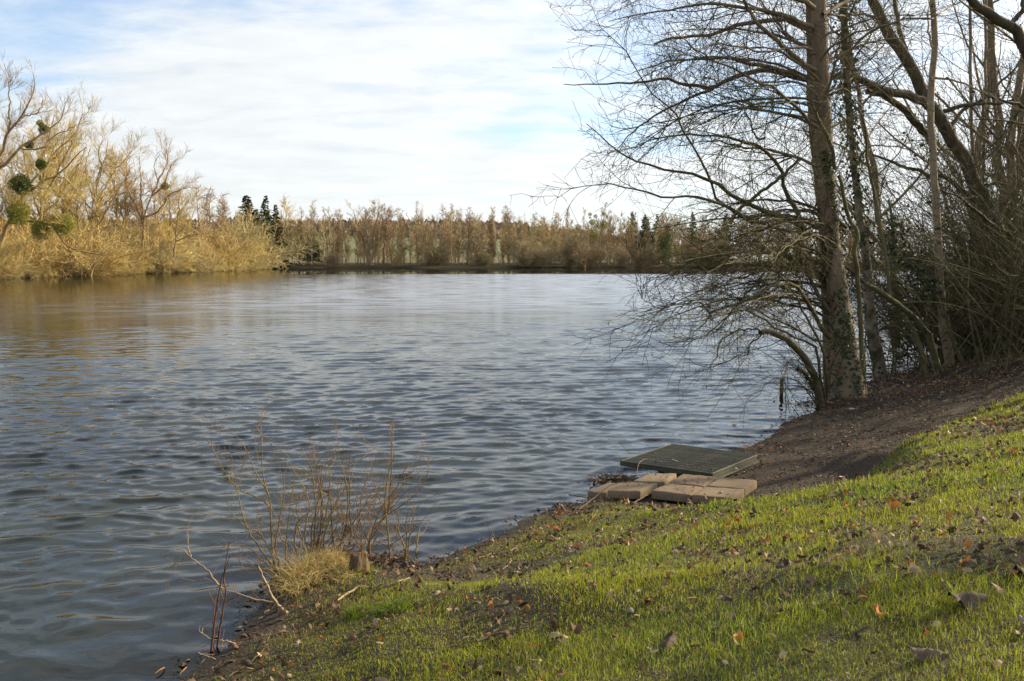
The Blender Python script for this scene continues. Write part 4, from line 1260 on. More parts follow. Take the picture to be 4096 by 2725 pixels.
for k in range(32):   # the dense fan of boughs arching low over the water
    sx, sy = 1660 + g6.uniform(-60, 80), g6.uniform(0, 760)
    rise = g6.uniform(60, 260); run = g6.uniform(550, 1480)
    pts = [(sx, sy), (sx - run * .12, sy - rise * .55), (sx - run * .3, sy - rise * .95), (sx - run * .52, sy - rise + g6.uniform(-20, 20)), (sx - run * .78, sy - rise * .7 + g6.uniform(-25, 40)), (sx - run, sy - rise * .25 + g6.uniform(0, 90))]
    PR_ = r6(pts, Yw + g6.uniform(-2.4, 2.4), g6.uniform(8, 17), 2.5, Yw + g6.uniform(.9, 1.6))
    W.append((PR_[0] + np.cumsum(g6.normal(size=PR_[0].shape) * .012, axis=0), PR_[1]))
LVW = [dict(per_m=3.6, ang=(25, 60), length=(.5, 1.6), K=7, t0=.10, up=.0, wig=.14, rmin=.005, fall=.4, slim=.008, curl=.04),
       dict(per_m=5.0, ang=(25, 65), length=(.25, .85), K=5, up=-.01, wig=.16, rmin=.0036, fall=.3, slim=.006, curl=.05, also=True),
       dict(per_m=3.2, ang=(25, 60), length=(.1, .35), K=3, up=-.01, wig=.16, rmin=.0024, fall=.2)]
near_tree('arching_willow', 'bare mossy willow at the foot of the big trunk arching low over the water', W, LVW, m_moss, m_twig, 32, ncat=160, sides=8, cat_='tree')

# ---- ivy-clad second trunk
Y2 = 20.0
t2 = to_ground(TR('0', [(3525, 1500), (3505, 1380), (3480, 1200), (3462, 1000), (3440, 860), (3420, 700), (3405, 550), (3395, 400), (3385, 250), (3375, 100), (3368, -60), (3350, -400), (3340, -700)], Y2, Y2 + .4, [62, 48, 36, 30, 28, 27, 27, 27, 26, 24, 20], 0, K=34, jit=.012))
l2 = [TR('5', p, Y2, Y2 + dy, w, 3) for p, dy, w in [
    ([(480, 280), (420, 270), (340, 260), (200, 280), (60, 270), (-60, 290)], -2, 8), ([(490, 120), (380, 90), (300, 40), (240, -60)], -1.5, 10), ([(520, 560), (600, 470), (700, 380), (760, 300), (800, 150)], 1.5, 8),
    ([(530, 800), (640, 700), (800, 560), (900, 420), (960, 250)], -1.8, 8), ([(490, 60), (600, 0), (760, -60)], 1.2, 10), ([(560, 1100), (700, 1010), (860, 1030), (1000, 1040)], -1, 8), ([(470, 30), (560, 60), (680, 130)], 1, 8)]]
iv2 = [(t2[0][8:26], t2[1][8:26], 1700, dict(spread=.13, size=(.045, .085), clump=1)), (t2[0][:10], t2[1][:10], 200, dict(spread=.06))]
near_tree('ivy_clad_tree', 'second trunk, pale blotched bark half hidden in dark ivy, right behind the big leaning tree', [t2] + l2, [dict(per_m=2.2, ang=(28, 65), length=(.5, 1.7), K=7, t0=.15, up=.03, wig=.13, rmin=.0055, fall=.4, slim=.0085), dict(per_m=6, ang=(25, 65), length=(.3, .9), K=5, wig=.15, rmin=.0038, fall=.3, also=False), dict(per_m=3.5, ang=(25, 60), length=(.12, .4), K=3, wig=.15, rmin=.0028)], m_blotch, m_twig, 33, ivy=iv2, ivy_or=26, sides=12)

# ---- birch
Yq = 21.0
bt = to_ground(TR('0', [(3808, 1425), (3790, 1330), (3772, 1240), (3762, 1130), (3754, 1010), (3750, 900), (3742, 760), (3730, 600), (3722, 480), (3722, 400), (3730, 280), (3742, 190), (3737, 110), (3732, 0), (3728, -200), (3725, -500)], Yq, Yq + .2, [42, 33, 30, 29, 28, 26, 24, 22, 20, 17], 0, K=36, jit=.006))
bl = [TR('5', p, Yq, Yq + dy, w, 3) for p, dy, w in [([(1115, 545), (1180, 552), (1230, 560), (1350, 600), (1450, 640), (1560, 700), (1640, 740), (1760, 790)], -1.5, 10), ([(1095, 330), (1080, 270), (1068, 190), (1068, 100), (1070, -50)], .8, 9), ([(1105, 130), (1000, 130), (900, 140), (800, 170), (700, 200), (610, 260)], -2, 7), ([(1100, 560), (1050, 500), (1050, 430), (1090, 340)], .6, 7), ([(1130, 100), (1240, 40), (1350, -10)], 1.2, 7)]]
near_tree('birch_tree', 'slim pale birch with dark flecks and a sunlit right edge', [bt] + bl, [dict(per_m=1.6, ang=(30, 65), length=(.5, 1.6), K=7, t0=.3, up=.02, wig=.12, rmin=.005, fall=.4, slim=.008), dict(per_m=4.2, ang=(25, 65), length=(.25, .8), K=5, wig=.15, rmin=.0036), dict(per_m=3.5, ang=(25, 60), length=(.12, .4), K=3, wig=.15, rmin=.0028)], m_birch, m_twig, 34, sides=12)

# ---- the great dark tree leaning in from the right
Yb2 = 25.0
gt = to_ground(TR('0', [(4180, 1420), (4120, 1250), (4030, 1050), (3932, 805), (3905, 745), (3869, 660), (3835, 592), (3790, 528), (3743, 460), (3703, 390), (3674, 321), (3634, 258), (3600, 200), (3559, 143), (3525, 75), (3496, 0), (3440, -130), (3380, -280)], Yb2, Yb2 - 1, 70, 34, K=40, jit=.02))
gl_ = [
    TR('0', [(3695, 405), (3628, 379), (3559, 367), (3490, 344), (3444, 321), (3410, 310), (3330, 305), (3250, 314), (3141, 298), (3095, 281), (3027, 284), (2963, 298), (2912, 321), (2854, 350), (2803, 344), (2740, 339), (2699, 327), (2659, 313), (2602, 324), (2567, 333), (2453, 333), (2315, 339), (2257, 333)], Yb2 - .7, Yb2 - 5, 36, 3, K=40, jit=.012),
    TR('0', [(2912, 321), (2854, 350), (2803, 373), (2740, 402), (2671, 433), (2625, 459), (2567, 497), (2510, 551), (2470, 597)], Yb2 - 4, Yb2 - 5.5, 16, 3),
    TR('0', [(3239, 316), (3170, 298), (3084, 270), (2998, 253), (2940, 241), (2912, 230), (2831, 235), (2751, 238), (2688, 241), (2602, 270), (2533, 287)], Yb2 - 3.2, Yb2 - 5.5, 22, 3),
    TR('0', [(3730, 565), (3674, 505), (3628, 448), (3582, 413), (3536, 384), (3467, 367)], Yb2, Yb2 - 1, 32, 22),
    TR('0', [(3930, 830), (3790, 715), (3731, 706), (3674, 683), (3616, 671), (3559, 643), (3490, 620)], Yb2, Yb2 + 1, 22, 8),
    TR('0', [(3640, 268), (3600, 130), (3588, 60), (3570, -40), (3560, -160)], Yb2, Yb2 + 1, 20, 12),
    TR('0', [(3525, 75), (3470, 60), (3390, 58), (3300, 62), (3200, 70)], Yb2 - .8, Yb2 - 2.5, 12, 3),
    TR('0', [(3790, 528), (3850, 440), (3930, 400), (4000, 330), (4096, 240)], Yb2, Yb2 + 1, 16, 6),
    TR('0', [(3743, 460), (3830, 430), (3920, 415), (3990, 415), (4060, 400)], Yb2, Yb2 - 1, 20, 8),
]
near_tree('dark_leaning_tree', 'massive furrowed dark trunk leaning left behind the birch with one long level bough', [gt] + gl_, [dict(per_m=2.4, ang=(28, 65), length=(.7, 2.2), K=8, t0=.12, up=.04, wig=.13, rmin=.007, fall=.4, slim=.009, curl=.03), dict(per_m=5.0, ang=(25, 65), length=(.3, 1.2), K=5, up=.02, wig=.15, rmin=.005, fall=.3), dict(per_m=3.6, ang=(25, 60), length=(.15, .5), K=3, wig=.16, rmin=.0036)], m_rough, m_twig, 35, sides=12)

# ---- sinuous sapling right beside the main trunk, and its straight neighbours
Y5 = 17.6
s1 = to_ground(TR('7', [(452, 1270), (445, 1180), (430, 1000), (420, 800), (405, 600), (398, 480), (380, 380), (385, 320), (405, 250), (385, 190), (350, 150), (325, 80), (305, -20), (290, -110), (270, -170)], Y5, Y5 - .6, 22, 15, K=40, jit=.004))
s1b = TR('5', [(420, 1180), (400, 1050), (360, 940), (310, 850), (285, 780), (330, 700), (390, 570), (410, 470), (450, 400), (540, 340), (610, 260), (700, 200), (800, 170), (900, 130), (1080, 130)], Y5 - .6, Y5 - 2.0, 17, 5, K=30, jit=.004)
s1c = TR('5', [(285, 780), (250, 720), (180, 712), (100, 720), (0, 715)], Y5 - .6, Y5 - 1.6, 8, 3)
near_tree('sinuous_sapling', 'thin greenish sapling snaking up beside the big leaning trunk', [s1, s1b, s1c], [dict(per_m=1.5, ang=(30, 65), length=(.4, 1.3), K=6, t0=.35, up=.03, wig=.14, rmin=.0045, slim=.008), dict(per_m=3.6, ang=(25, 65), length=(.2, .7), K=5, wig=.15, rmin=.003), dict(per_m=3, ang=(25, 60), length=(.1, .3), K=3, wig=.15, rmin=.0024)], m_green, m_twig, 36, sides=10)
s2 = TR('5', [(735, 1590), (730, 1560), (700, 1400), (660, 1200), (640, 1080), (630, 900), (590, 780), (520, 710), (470, 600), (440, 520), (380, 400), (340, 250)], Y5 + 1.5, Y5, 14, 4, K=26, jit=.004)
s2b = TR('7', [(985, 1170), (960, 1120), (930, 1020), (890, 930), (830, 860), (770, 800), (700, 740), (630, 690), (540, 630), (450, 580), (400, 530), (340, 480), (250, 400)], 19.4, 17.8, 30, 14, K=26, jit=.006)
s2c = TR('7', [(625, 690), (620, 580), (600, 400), (560, 200), (530, 0), (520, -60)], 18.7, 18.9, 15, 12, K=14, jit=.004)
s2 = (np.vstack([s2c[0][-1:], s2[0]])[:26] if False else s2[0], s2[1])
s2d = to_ground(TR('7', [(895, 1180), (850, 1050), (800, 930), (750, 850), (700, 760)], 19.2, 19.6, 20, 14, jit=.006))
near_tree('low_leaning_tree', 'low crooked trunk leaning far left from the bank with one straight upright shoot', [to_ground(s2b), s2c, s2, s2d], [dict(per_m=1.8, ang=(30, 65), length=(.4, 1.4), K=6, t0=.2, up=.03, wig=.14, rmin=.0048, slim=.008), dict(per_m=3.6, ang=(25, 65), length=(.2, .8), K=5, wig=.15, rmin=.0032), dict(per_m=3, ang=(25, 60), length=(.1, .3), K=3, wig=.15, rmin=.0026)], m_green, m_twig, 37, sides=10,
          ivy=[(s2b[0][6:14], s2b[1][6:14], 30, dict(spread=.05))])
# dark arching stems between
d1 = [to_ground(TR('7', p, 19.8, 19.8 + dy, w, w * .5)) for p, dy, w in [([(860, 1130), (830, 1010), (740, 930), (680, 890), (600, 880), (540, 920)], 1, 18), ([(1180, 1100), (1100, 1000), (1050, 900), (1000, 780), (920, 620), (820, 500), (720, 420), (660, 370), (640, 200), (620, 0)], 2, 18), ([(1010, 980), (900, 900), (820, 780), (700, 620), (560, 460), (450, 330)], 1.5, 12), ([(960, 1120), (880, 870), (760, 700), (650, 560), (520, 500)], -1, 8), ([(640, 1180), (650, 1050), (630, 950), (640, 850)], -.5, 8), ([(530, 1240), (500, 1090), (480, 980), (520, 880)], -.5, 7)]]
iv = [(d1[1][0][6:16], d1[1][1][6:16], 420, dict(spread=.2, size=(.05, .1)))]
near_tree('ivied_bank_shrub', 'dark many-stemmed shrub with hanging ivy between the second trunk and the birch', d1, [dict(per_m=3.4, ang=(25, 65), length=(.4, 1.5), K=6, t0=.15, up=.01, wig=.15, rmin=.0048, slim=.008), dict(per_m=4.4, ang=(25, 65), length=(.2, .8), K=5, wig=.16, rmin=.0032), dict(per_m=3, ang=(25, 60), length=(.1, .35), K=3, wig=.16, rmin=.0026)], m_moss, m_twig, 38, ivy=iv, ivy_or=10, cat_='shrub')

# ---- bough of a tree standing right of the picture, and slim trunks behind
Y8 = 21
tb_ = to_ground(TR('0', [(4420, 1380), (4400, 1100), (4350, 800), (4280, 560), (4190, 330), (4096, 190), (4070, 126), (4041, 98), (3995, 80), (3950, 46), (3904, 17), (3860, -20), (3800, -80)], Y8, Y8 - 1.2, 90, 30, K=36, jit=.015))
tl = [TR('0', [(4041, 98), (4076, 57), (4090, 29), (4110, -60)], Y8, Y8, 22, 12), TR('0', [(4280, 560), (4180, 480), (4096, 430), (4000, 400), (3940, 380)], Y8, Y8 - 1, 24, 6), TR('0', [(4190, 330), (4100, 420), (4030, 500), (3990, 590), (3940, 640), (3870, 690), (3800, 740), (3700, 780)], Y8, Y8 - 1.6, 12, 3), TR('0', [(4120, 300), (4080, 430), (4045, 520), (4018, 590), (3995, 640), (3980, 700)], Y8, Y8 - 1, 14, 4),
      TR('0', [(4200, 1050), (4096, 980), (4020, 930), (3940, 880), (3850, 800), (3760, 760)], Y8, Y8 - 2, 26, 6), TR('0', [(4300, 600), (4150, 520), (4000, 480), (3850, 480), (3760, 500)], Y8, Y8 - 2, 12, 3)]
near_tree('overhanging_tree', 'thick curved bough reaching in at the top right from a tree beyond the edge', [tb_] + tl, [dict(per_m=2.8, ang=(28, 65), length=(.6, 2.0), K=8, t0=.12, up=.02, wig=.13, rmin=.0065, fall=.4, slim=.009), dict(per_m=5.2, ang=(25, 65), length=(.3, 1.1), K=5, wig=.15, rmin=.0045, fall=.3), dict(per_m=3.6, ang=(25, 60), length=(.15, .45), K=3, wig=.16, rmin=.0032)], m_rough, m_twig, 39, sides=12)
for i, (px_, Yk, w, lab) in enumerate([([(3905, 1380), (3890, 900), (3885, 500), (3882, 200), (3880, -200), (3878, -500)], 31, 18, 'slim straight grey trunk behind the birch, nearer to it of two'), ([(3960, 1380), (3935, 900), (3935, 520), (3942, 200), (3945, -200), (3950, -500)], 33, 16, 'slim straight grey trunk behind the birch, farther right of two')]):
    st = to_ground(TR('0', px_, Yk, Yk, w, w * .5, K=24, jit=.02))
    near_tree('slim_bank_tree', lab, [st], [dict(per_m=3.2, ang=(35, 70), length=(.8, 2.6), K=7, t0=.15, up=.03, wig=.12, rmin=.008, fall=.3, slim=.009), dict(per_m=3.4, ang=(25, 65), length=(.3, 1.2), K=5, wig=.15, rmin=.0056), dict(per_m=2.6, ang=(25, 60), length=(.15, .5), K=3, wig=.15, rmin=.0045)], m_trunk, m_twig, 41 + i)

# ---- bramble and hazel thicket closing the right side
def thicket(name, label, cx, cy, n, h, seed, spread, lean=(-.25, -.1), group=None, ivyn=0):
    global rng
    keep = rng; rng = np.random.default_rng(seed)
    loc = np.array([cx, cy, gz(cx, cy)])
    root = empty(name, loc); tag(root, label, 'shrub', group)
    K = 9; P = np.zeros((n, K, 3))
    bx = cx + rng.normal(size=n) * spread; by = cy + rng.normal(size=n) * spread * .6
    P[:, 0] = np.stack([bx, by, ground_z(bx, by) - .05], 1)
    d = norm(np.stack([rng.normal(size=n) * .45 + lean[0], rng.normal(size=n) * .4 + lean[1], np.ones(n)], 1)); ln = h * rng.uniform(.45, 1.1, n)
    arc = rng.uniform(0, .09, n)[:, None] * np.array([0, 0, -1.0]) + rng.normal(size=(n, 3)) * .04
    for k in range(1, K):
        d = norm(d + rng.normal(size=(n, 3)) * .07 + arc); P[:, k] = P[:, k - 1] + d * (ln / (K - 1))[:, None]
    Rd = rng.uniform(.008, .022, n)[:, None] * np.linspace(1, .3, K)[None]
    tb = MB(); tb.tubes(P - loc, Rd, 5); o = tb.build('stems', m_green); o.parent = root; o['kind'] = 'stuff'
    cb = MB(); b, br = sprout(P, Rd, 3.4, ang=(25, 65), length=(.4, 1.6), K=4, t0=.12, wig=.15, rmin=.0045, slim=.007)
    c, cr = sprout(b, br, 3.6, ang=(25, 65), length=(.2, .8), K=3, wig=.16, rmin=.0036)
    cb.tubes(b - loc, br, 3); cb.tubes(c - loc, cr, 3); o = cb.build('twigs', m_twig); o.parent = root; o['kind'] = 'stuff'
    if ivyn:
        ib = MB()
        for k in range(0, n, 3): ivy_on(ib, P[k][1:7] - loc, Rd[k][1:7], ivyn, rng, spread=.16, size=(.05, .11))
        o = ib.build('ivy', m_ivy); o.parent = root; o['kind'] = 'stuff'
    rng = keep
    return root


for i, (u, v, Yk, n, h, sp_x, ivn, lab) in enumerate([
    (3890, 1400, 22.0, 70, 3.4, .75, 0, 'brown brushy shrub right of the birch foot'), (4010, 1385, 22.5, 80, 4.2, .8, 30, 'tall dark shrub with glossy ivy at the right edge'), (4110, 1380, 22, 80, 6.0, .8, 46, 'dark ivy-choked shrub cut by the right picture edge'),
    (3850, 1360, 26, 80, 7.0, 1.0, 0, 'pale-stemmed shrub deeper behind the birch'), (4000, 1350, 27, 95, 9.0, 1.2, 40, 'tall tangled shrub deep in the right thicket'), (4300, 1400, 17.5, 70, 4.4, .9, 0, 'x'), (4500, 1390, 18.6, 70, 4.8, 1.0, 0, 'x'), (3720, 1410, 24, 34, 3.0, .6, 0, 'low sparse shrub at the water left of the birch foot'), (4150, 1340, 29, 95, 10.0, 1.4, 20, 'tallest tangle of stems at the back of the right thicket')]):
    thicket('thicket_shrub', lab if lab != 'x' else ('smaller', 'larger')[Yk > 18] + ' bare shrub on the bank just beyond the right edge of the picture', px_to_xy(u, Yk), Yk, n, h, 50 + i, sp_x, ivyn=ivn, group='shrubs beyond the right edge' if lab == 'x' else None)
# brush further along the same bank, one mass
def brush_mass():
    g = np.random.default_rng(91); n = 130
    y_ = g.uniform(29, 60, n); x0 = np.interp(y_, [24, 31, 44, 88], [10.3, 14.5, 21, 38]); x_ = x0 + g.random(n) ** 1.3 * 12 - .2
    global rng
    keep = rng; rng = g
    K = 7; P = np.zeros((n, K, 3)); P[:, 0] = np.stack([x_, y_, ground_z(x_, y_) - .1], 1)
    d = norm(np.stack([g.normal(size=n) * .3 - .15, g.normal(size=n) * .3, np.ones(n)], 1)); ln = g.uniform(2.5, 9, n)
    for k in range(1, K):
        d = norm(d + g.normal(size=(n, 3)) * .08); P[:, k] = P[:, k - 1] + d * (ln / (K - 1))[:, None]
    Rd = g.uniform(.02, .06, n)[:, None] * np.linspace(1, .3, K)[None]
    m = MB(); m.tubes(P, Rd, 4)
    b, br = sprout(P, Rd, 2.0, ang=(25, 65), length=(.7, 2.4), K=5, t0=.05, wig=.14, rmin=.012)
    c, cr = sprout(b, br, 2.0, ang=(25, 65), length=(.4, 1.2), K=3, wig=.15, rmin=.009)
    m.tubes(b, br, 3); m.tubes(c, cr, 3); rng = keep
    return tag(m.build('lakeside_brush', m_twig), 'leafless brush massed along the bank behind the right thicket', kind='stuff')


brush_mass()

# ---- the neighbouring trees just right of the picture, whose shade falls across the turf
def park_tree_meshes(seed):
    global rng
    keep = rng; rng = np.random.default_rng(seed)
    tb, cb = MB(), MB()
    P, Rd = pole(9.5, .05, r0=.10, r1=.03, wob=.025)
    tb.tubes(P, Rd, 9)
    b, br = sprout(P, Rd, 2.6, ang=(30, 65), length=(2.0, 4.6), K=8, t0=.22, up=.06, wig=.1, rmin=.02, fall=.4, slim=.012)
    tb.tubes(b, br, 5)
    c, cr = sprout(b, br, 2.2, ang=(25, 60), length=(.7, 2.0), K=5, wig=.13, rmin=.008, up=.04)
    d, dr = sprout(c, cr, 3.0, ang=(25, 60), length=(.3, .9), K=4, wig=.14, rmin=.005, up=.03)
    cb.tubes(c, cr, 3); cb.tubes(d, dr, 3); rng = keep
    return tb.mesh('trunk', m_trunk), cb.mesh('crown', m_twig)


PT_ = [park_tree_meshes(s_) for s_ in (5, 6)]
PARK = [(13.0, 5.6, .95), (22.5, 13.5, 1.2), (17, 16.5, 1.1), (11.6, 24.5, 1.15), (13.8, 29, 1.35), (17, 35, 1.6), (13.2, 34, 1.25), (20, 42, 1.7), (15.6, 25.5, 1.3), (12.2, 22.4, .9)]
for i, (x_, y_, sc_) in enumerate(PARK):
    vis = y_ > 18
    r = empty('bankside_tree', (x_, y_, gz(x_, y_) - .1)); r.rotation_euler = (0, 0, i * 1.9); r.scale = (sc_,) * 3
    tag(r, ('slim bare tree rising behind the right thicket, ' + ('near' if y_ < 27 else 'far') + ' rank') if vis else 'bare tree on the bank just beyond the right edge of the picture', 'tree', 'bare trees behind the right thicket' if vis else 'bankside trees beyond the right edge')
    for nm, me in zip(('trunk', 'crown'), PT_[i % 2]):
        o = bpy.data.objects.new(nm, me); COL.objects.link(o); o.parent = r

# ------------------------------------------------------------------ slabs, grating and what lies about
m_slab = mk('exposed_aggregate_concrete', (.11, .077, .048), (.255, .188, .122), scale=95, rough=.95, bump=.004, bscale=150, c3=(.10, .085, .05), c3_scale=4.0, c3_lo=.52, c3_hi=.75, vary=.18)
m_grate = mk('algae_stained_metal', (.02, .02, .0135), (.058, .056, .038), scale=9, rough=.6, bump=.002, bscale=60, c3=(.035, .042, .014), c3_scale=5, c3_lo=.5, c3_hi=.75, spec=.4)
m_stone = mk('pale_pebble', (.30, .25, .19), (.46, .40, .32), scale=20, rough=.8, vary=.3)
m_wood = mk('bleached_driftwood', (.20, .14, .085), (.36, .27, .17), scale=14, stretch=(1, 1, 1), bump=.002)
m_stick = mk('dark_fallen_stick', (.075, .05, .03), (.16, .115, .07), scale=18, bump=.002, vary=.3)
m_shoot = mk('reddish_shoot_bark', (.16, .10, .045), (.28, .195, .08), scale=5, stretch=(1, 1, .6), c3=(.17, .15, .05), c3_scale=2.4, c3_lo=.45, c3_hi=.6, vary=.15)
m_shootr = mk('red_twig_bark', (.15, .085, .045), (.26, .165, .075), scale=5)
m_saps = mk('dark_red_brown_bark', (.07, .035, .025), (.15, .075, .045), scale=8)
m_straw = mk('dead_straw', (.40, .285, .125), (.58, .45, .24), scale=6, tint=True, translucent=.3)
m_stump = mk('rotting_stump_wood', (.04, .026, .016), (.15, .098, .055), scale=16, stretch=(1, 1, .3), bump=.02, bscale=22, c3=(.16, .16, .02), c3_scale=6, c3_lo=.54, c3_hi=.6)


def rough_block(name, corners, ztop, thick, mat, g, parent=None):
    """a worn slab: four top corners, rounded arrises, slightly uneven faces"""
    bm = bmesh.new()
    c = np.array(corners); ctr = c.mean(0)
    top = [bm.verts.new((p[0], p[1], ztop[i])) for i, p in enumerate(c)]
    bot = [bm.verts.new((ctr[0] + (p[0] - ctr[0]) * 1.02, ctr[1] + (p[1] - ctr[1]) * 1.02, ztop[i] - thick)) for i, p in enumerate(c)]
    bm.faces.new(top); bm.faces.new(bot[::-1])
    for i in range(4):
        bm.faces.new((top[i], bot[i], bot[(i + 1) % 4], top[(i + 1) % 4]))
    bmesh.ops.recalc_face_normals(bm, faces=bm.faces)
    bmesh.ops.bevel(bm, geom=list(bm.edges), offset=.010, segments=2, profile=.5, affect='EDGES')
    bmesh.ops.subdivide_edges(bm, edges=[e for e in bm.edges if e.calc_length() > .08], cuts=5, use_grid_fill=True)
    for v in bm.verts:
        n = vnoise(v.co.x * 23 + v.co.z * 31, v.co.y * 23 - v.co.z * 17, 3) - .5
        v.co += v.normal * float(n) * .011
    me = bpy.data.meshes.new(name)
    off = Vector((ctr[0], ctr[1], float(np.mean(ztop)) - thick))
    bmesh.ops.translate(bm, verts=bm.verts, vec=-off)
    bm.to_mesh(me); bm.free(); me.materials.append(mat)
    me.polygons.foreach_set('use_smooth', [True] * len(me.polygons))
    o = bpy.data.objects.new(name, me); o.location = off; COL.objects.link(o)
    return o


g = np.random.default_rng(15)
SLABS = [
    ([(540, 735), (850, 742), (1010, 668), (728, 655)], [.165, .17, .172, .168], 'concrete slab at the water end of the front row'),
    ([(957, 735), (1328, 777), (1447, 702), (1115, 667)], [.175] * 4, 'middle concrete slab of the front row'),
    ([(1338, 775), (1728, 808), (1832, 724), (1470, 702)], [.182] * 4, 'front row concrete slab with a pebble on top, chipped at its outer corner'),
    ([(785, 645), (1078, 655), (1195, 573), (930, 572)], [.17] * 4, 'concrete slab at the water end of the back row'),
    ([(1118, 658), (1450, 692), (1580, 610), (1258, 575)], [.178] * 4, 'middle concrete slab of the back row against the grating'),
    ([(1478, 688), (1838, 718), (1950, 640), (1610, 610)], [.184] * 4, 'back row concrete slab beside the bare earth'),
    ([(352, 742), (528, 758), (716, 668), (540, 662)], [.062, .075, .085, .07], 'half sunken dark slab at the waterline, littered with debris')]
slab_objs = []
for cs, zt, lab in SLABS:
    pts = [on_z(*zz('8', a, b), zt[i])[:2] for i, (a, b) in enumerate(cs)]
    pts = np.array(pts)[::-1]
    o = rough_block('paving_slab', pts, zt[::-1], .085, m_slab, g)
    tag(o, lab, 'slab', 'concrete slabs at the water'); slab_objs.append(o)

# metal grating
GZ = .178
Lc, Fc, Rc, Nc = [on_z(*zz('8', a, b), GZ) for a, b in [(686, 457), (1120, 300), (1942, 400), (1558, 580)]]
ex = norm((Nc - Lc) + (Rc - Fc)); ey = np.array([-ex[1], ex[0], 0]);
if ey @ (Fc - Lc) < 0: ey = -ey
la = float((np.linalg.norm(Nc - Lc) + np.linalg.norm(Rc - Fc)) / 2); lb_ = float((abs((Fc - Lc) @ ey) + abs((Rc - Nc) @ ey)) / 2)
cen = (Lc + Fc + Rc + Nc) / 4
org = cen - ex * la / 2 - ey * lb_ / 2
groot = empty('metal_grating', (org[0], org[1], GZ - .06))
groot.rotation_euler = (math.radians(.4), 0, math.atan2(ex[1], ex[0]))
flip = 1 if (np.cross(ex, ey)[2] > 0) else -1
tag(groot, 'square greenish metal grating lying at the water beyond the slabs', 'grating')


def box_mesh(name, sx, sy, sz, mat, bev=.002):
    bm = bmesh.new(); bmesh.ops.create_cube(bm, size=1)
    for v in bm.verts: v.co = Vector((v.co.x * sx, v.co.y * sy, v.co.z * sz))
    if bev: bmesh.ops.bevel(bm, geom=list(bm.edges), offset=bev, segments=1, affect='EDGES')
    me = bpy.data.meshes.new(name); bm.to_mesh(me); bm.free(); me.materials.append(mat); return me


def part(name, me, parent, loc, rot=(0, 0, 0)):
    o = bpy.data.objects.new(name, me); COL.objects.link(o); o.parent = parent; o.location = loc; o.rotation_euler = rot; return o


NS = 27
pitch = (lb_ - .02) / NS
sm = box_mesh('slat', la - .034, pitch * .5, .030, m_grate, .002)
for k in range(NS):
    part('slat', sm, groot, (la / 2, flip * (.01 + pitch * (k + .5)), .045 + g.normal() * .0008))
rl = box_mesh('rail', la, .012, .058, m_grate); rs = box_mesh('rail', .012, lb_ - .026, .058, m_grate)
part('rail', rl, groot, (la / 2, 0, .032)); part('rail', rl, groot, (la / 2, flip * lb_, .032))
part('rail', rs, groot, (.006, flip * lb_ / 2, .032)); part('rail', rs, groot, (la - .006, flip * lb_ / 2, .032))
fl = box_mesh('flange', .055, lb_ + .02, .006, m_grate, .001)
part('flange', fl, groot, (la + .03, flip * lb_ / 2, .0))
cb_ = box_mesh('cross_bar', .02, lb_ - .03, .018, m_grate)
for q in (.25, .5, .75): part('cross_bar', cb_, groot, (la * q, flip * lb_ / 2, .012))


# pebbles and stones
def stone(name, u, v, z, size, lab, mat=m_stone, flat=.6, sd_=0, group=None, on_g=False):
    gg = np.random.default_rng(sd_ + 500)
    bm = bmesh.new(); bmesh.ops.create_icosphere(bm, subdivisions=2, radius=.5)
    dv = gg.normal(size=3)
    for w in bm.verts:
        n = 1 + .12 * math.sin(w.co.x * 5 + dv[0] * 3) + .12 * math.sin(w.co.y * 6 + dv[1] * 3) * math.cos(w.co.z * 5 + dv[2])
        w.co = Vector((w.co.x * size * n, w.co.y * size * n * .75, w.co.z * size * flat * n))
    me = bpy.data.meshes.new(name); bm.to_mesh(me); bm.free(); me.materials.append(mat); me.polygons.foreach_set('use_smooth', [True] * len(me.polygons))
    o = bpy.data.objects.new(name, me); COL.objects.link(o)
    p = on_ground(u, v) if on_g else on_z(u, v, z)
    o.location = (p[0], p[1], p[2] + size * flat * .42); o.rotation_euler = (0, 0, gg.uniform(0, 6))
    return tag(o, lab, 'stone', group)


stone('pebble', *zz('8', 1606, 762), .182, .040, 'pale rounded pebble lying on the chipped front slab', sd_=1)
stone('pebble', *zz('8', 1466, 772), .182, .028, 'smaller brownish pebble left of the pale one on the front slab', sd_=2, flat=.5)
stone('rough_stone', *zz('8', 1748, 548), 0, .06, 'tan stone on the earth at the corner of the grating', sd_=3, on_g=True)
stone('rough_stone', *zz('8', 1832, 572), 0, .03, 'small tan stone just right of the one by the grating corner', sd_=4, on_g=True)
stone('rough_stone', 2925 + 40, 1966, 0, .055, 'pinkish broken stone on the earth beside the chipped slab corner', sd_=5, on_g=True)
stone('rough_stone', 3105, 1984, 0, .06, 'flat pale stone at the edge of the grass right of the slabs', sd_=6, on_g=True, flat=.4)
stone('rough_stone', 3408, 1640, 0, .10, 'flat tan stone on the bare earth in front of the big trunk', sd_=7, on_g=True, flat=.35)


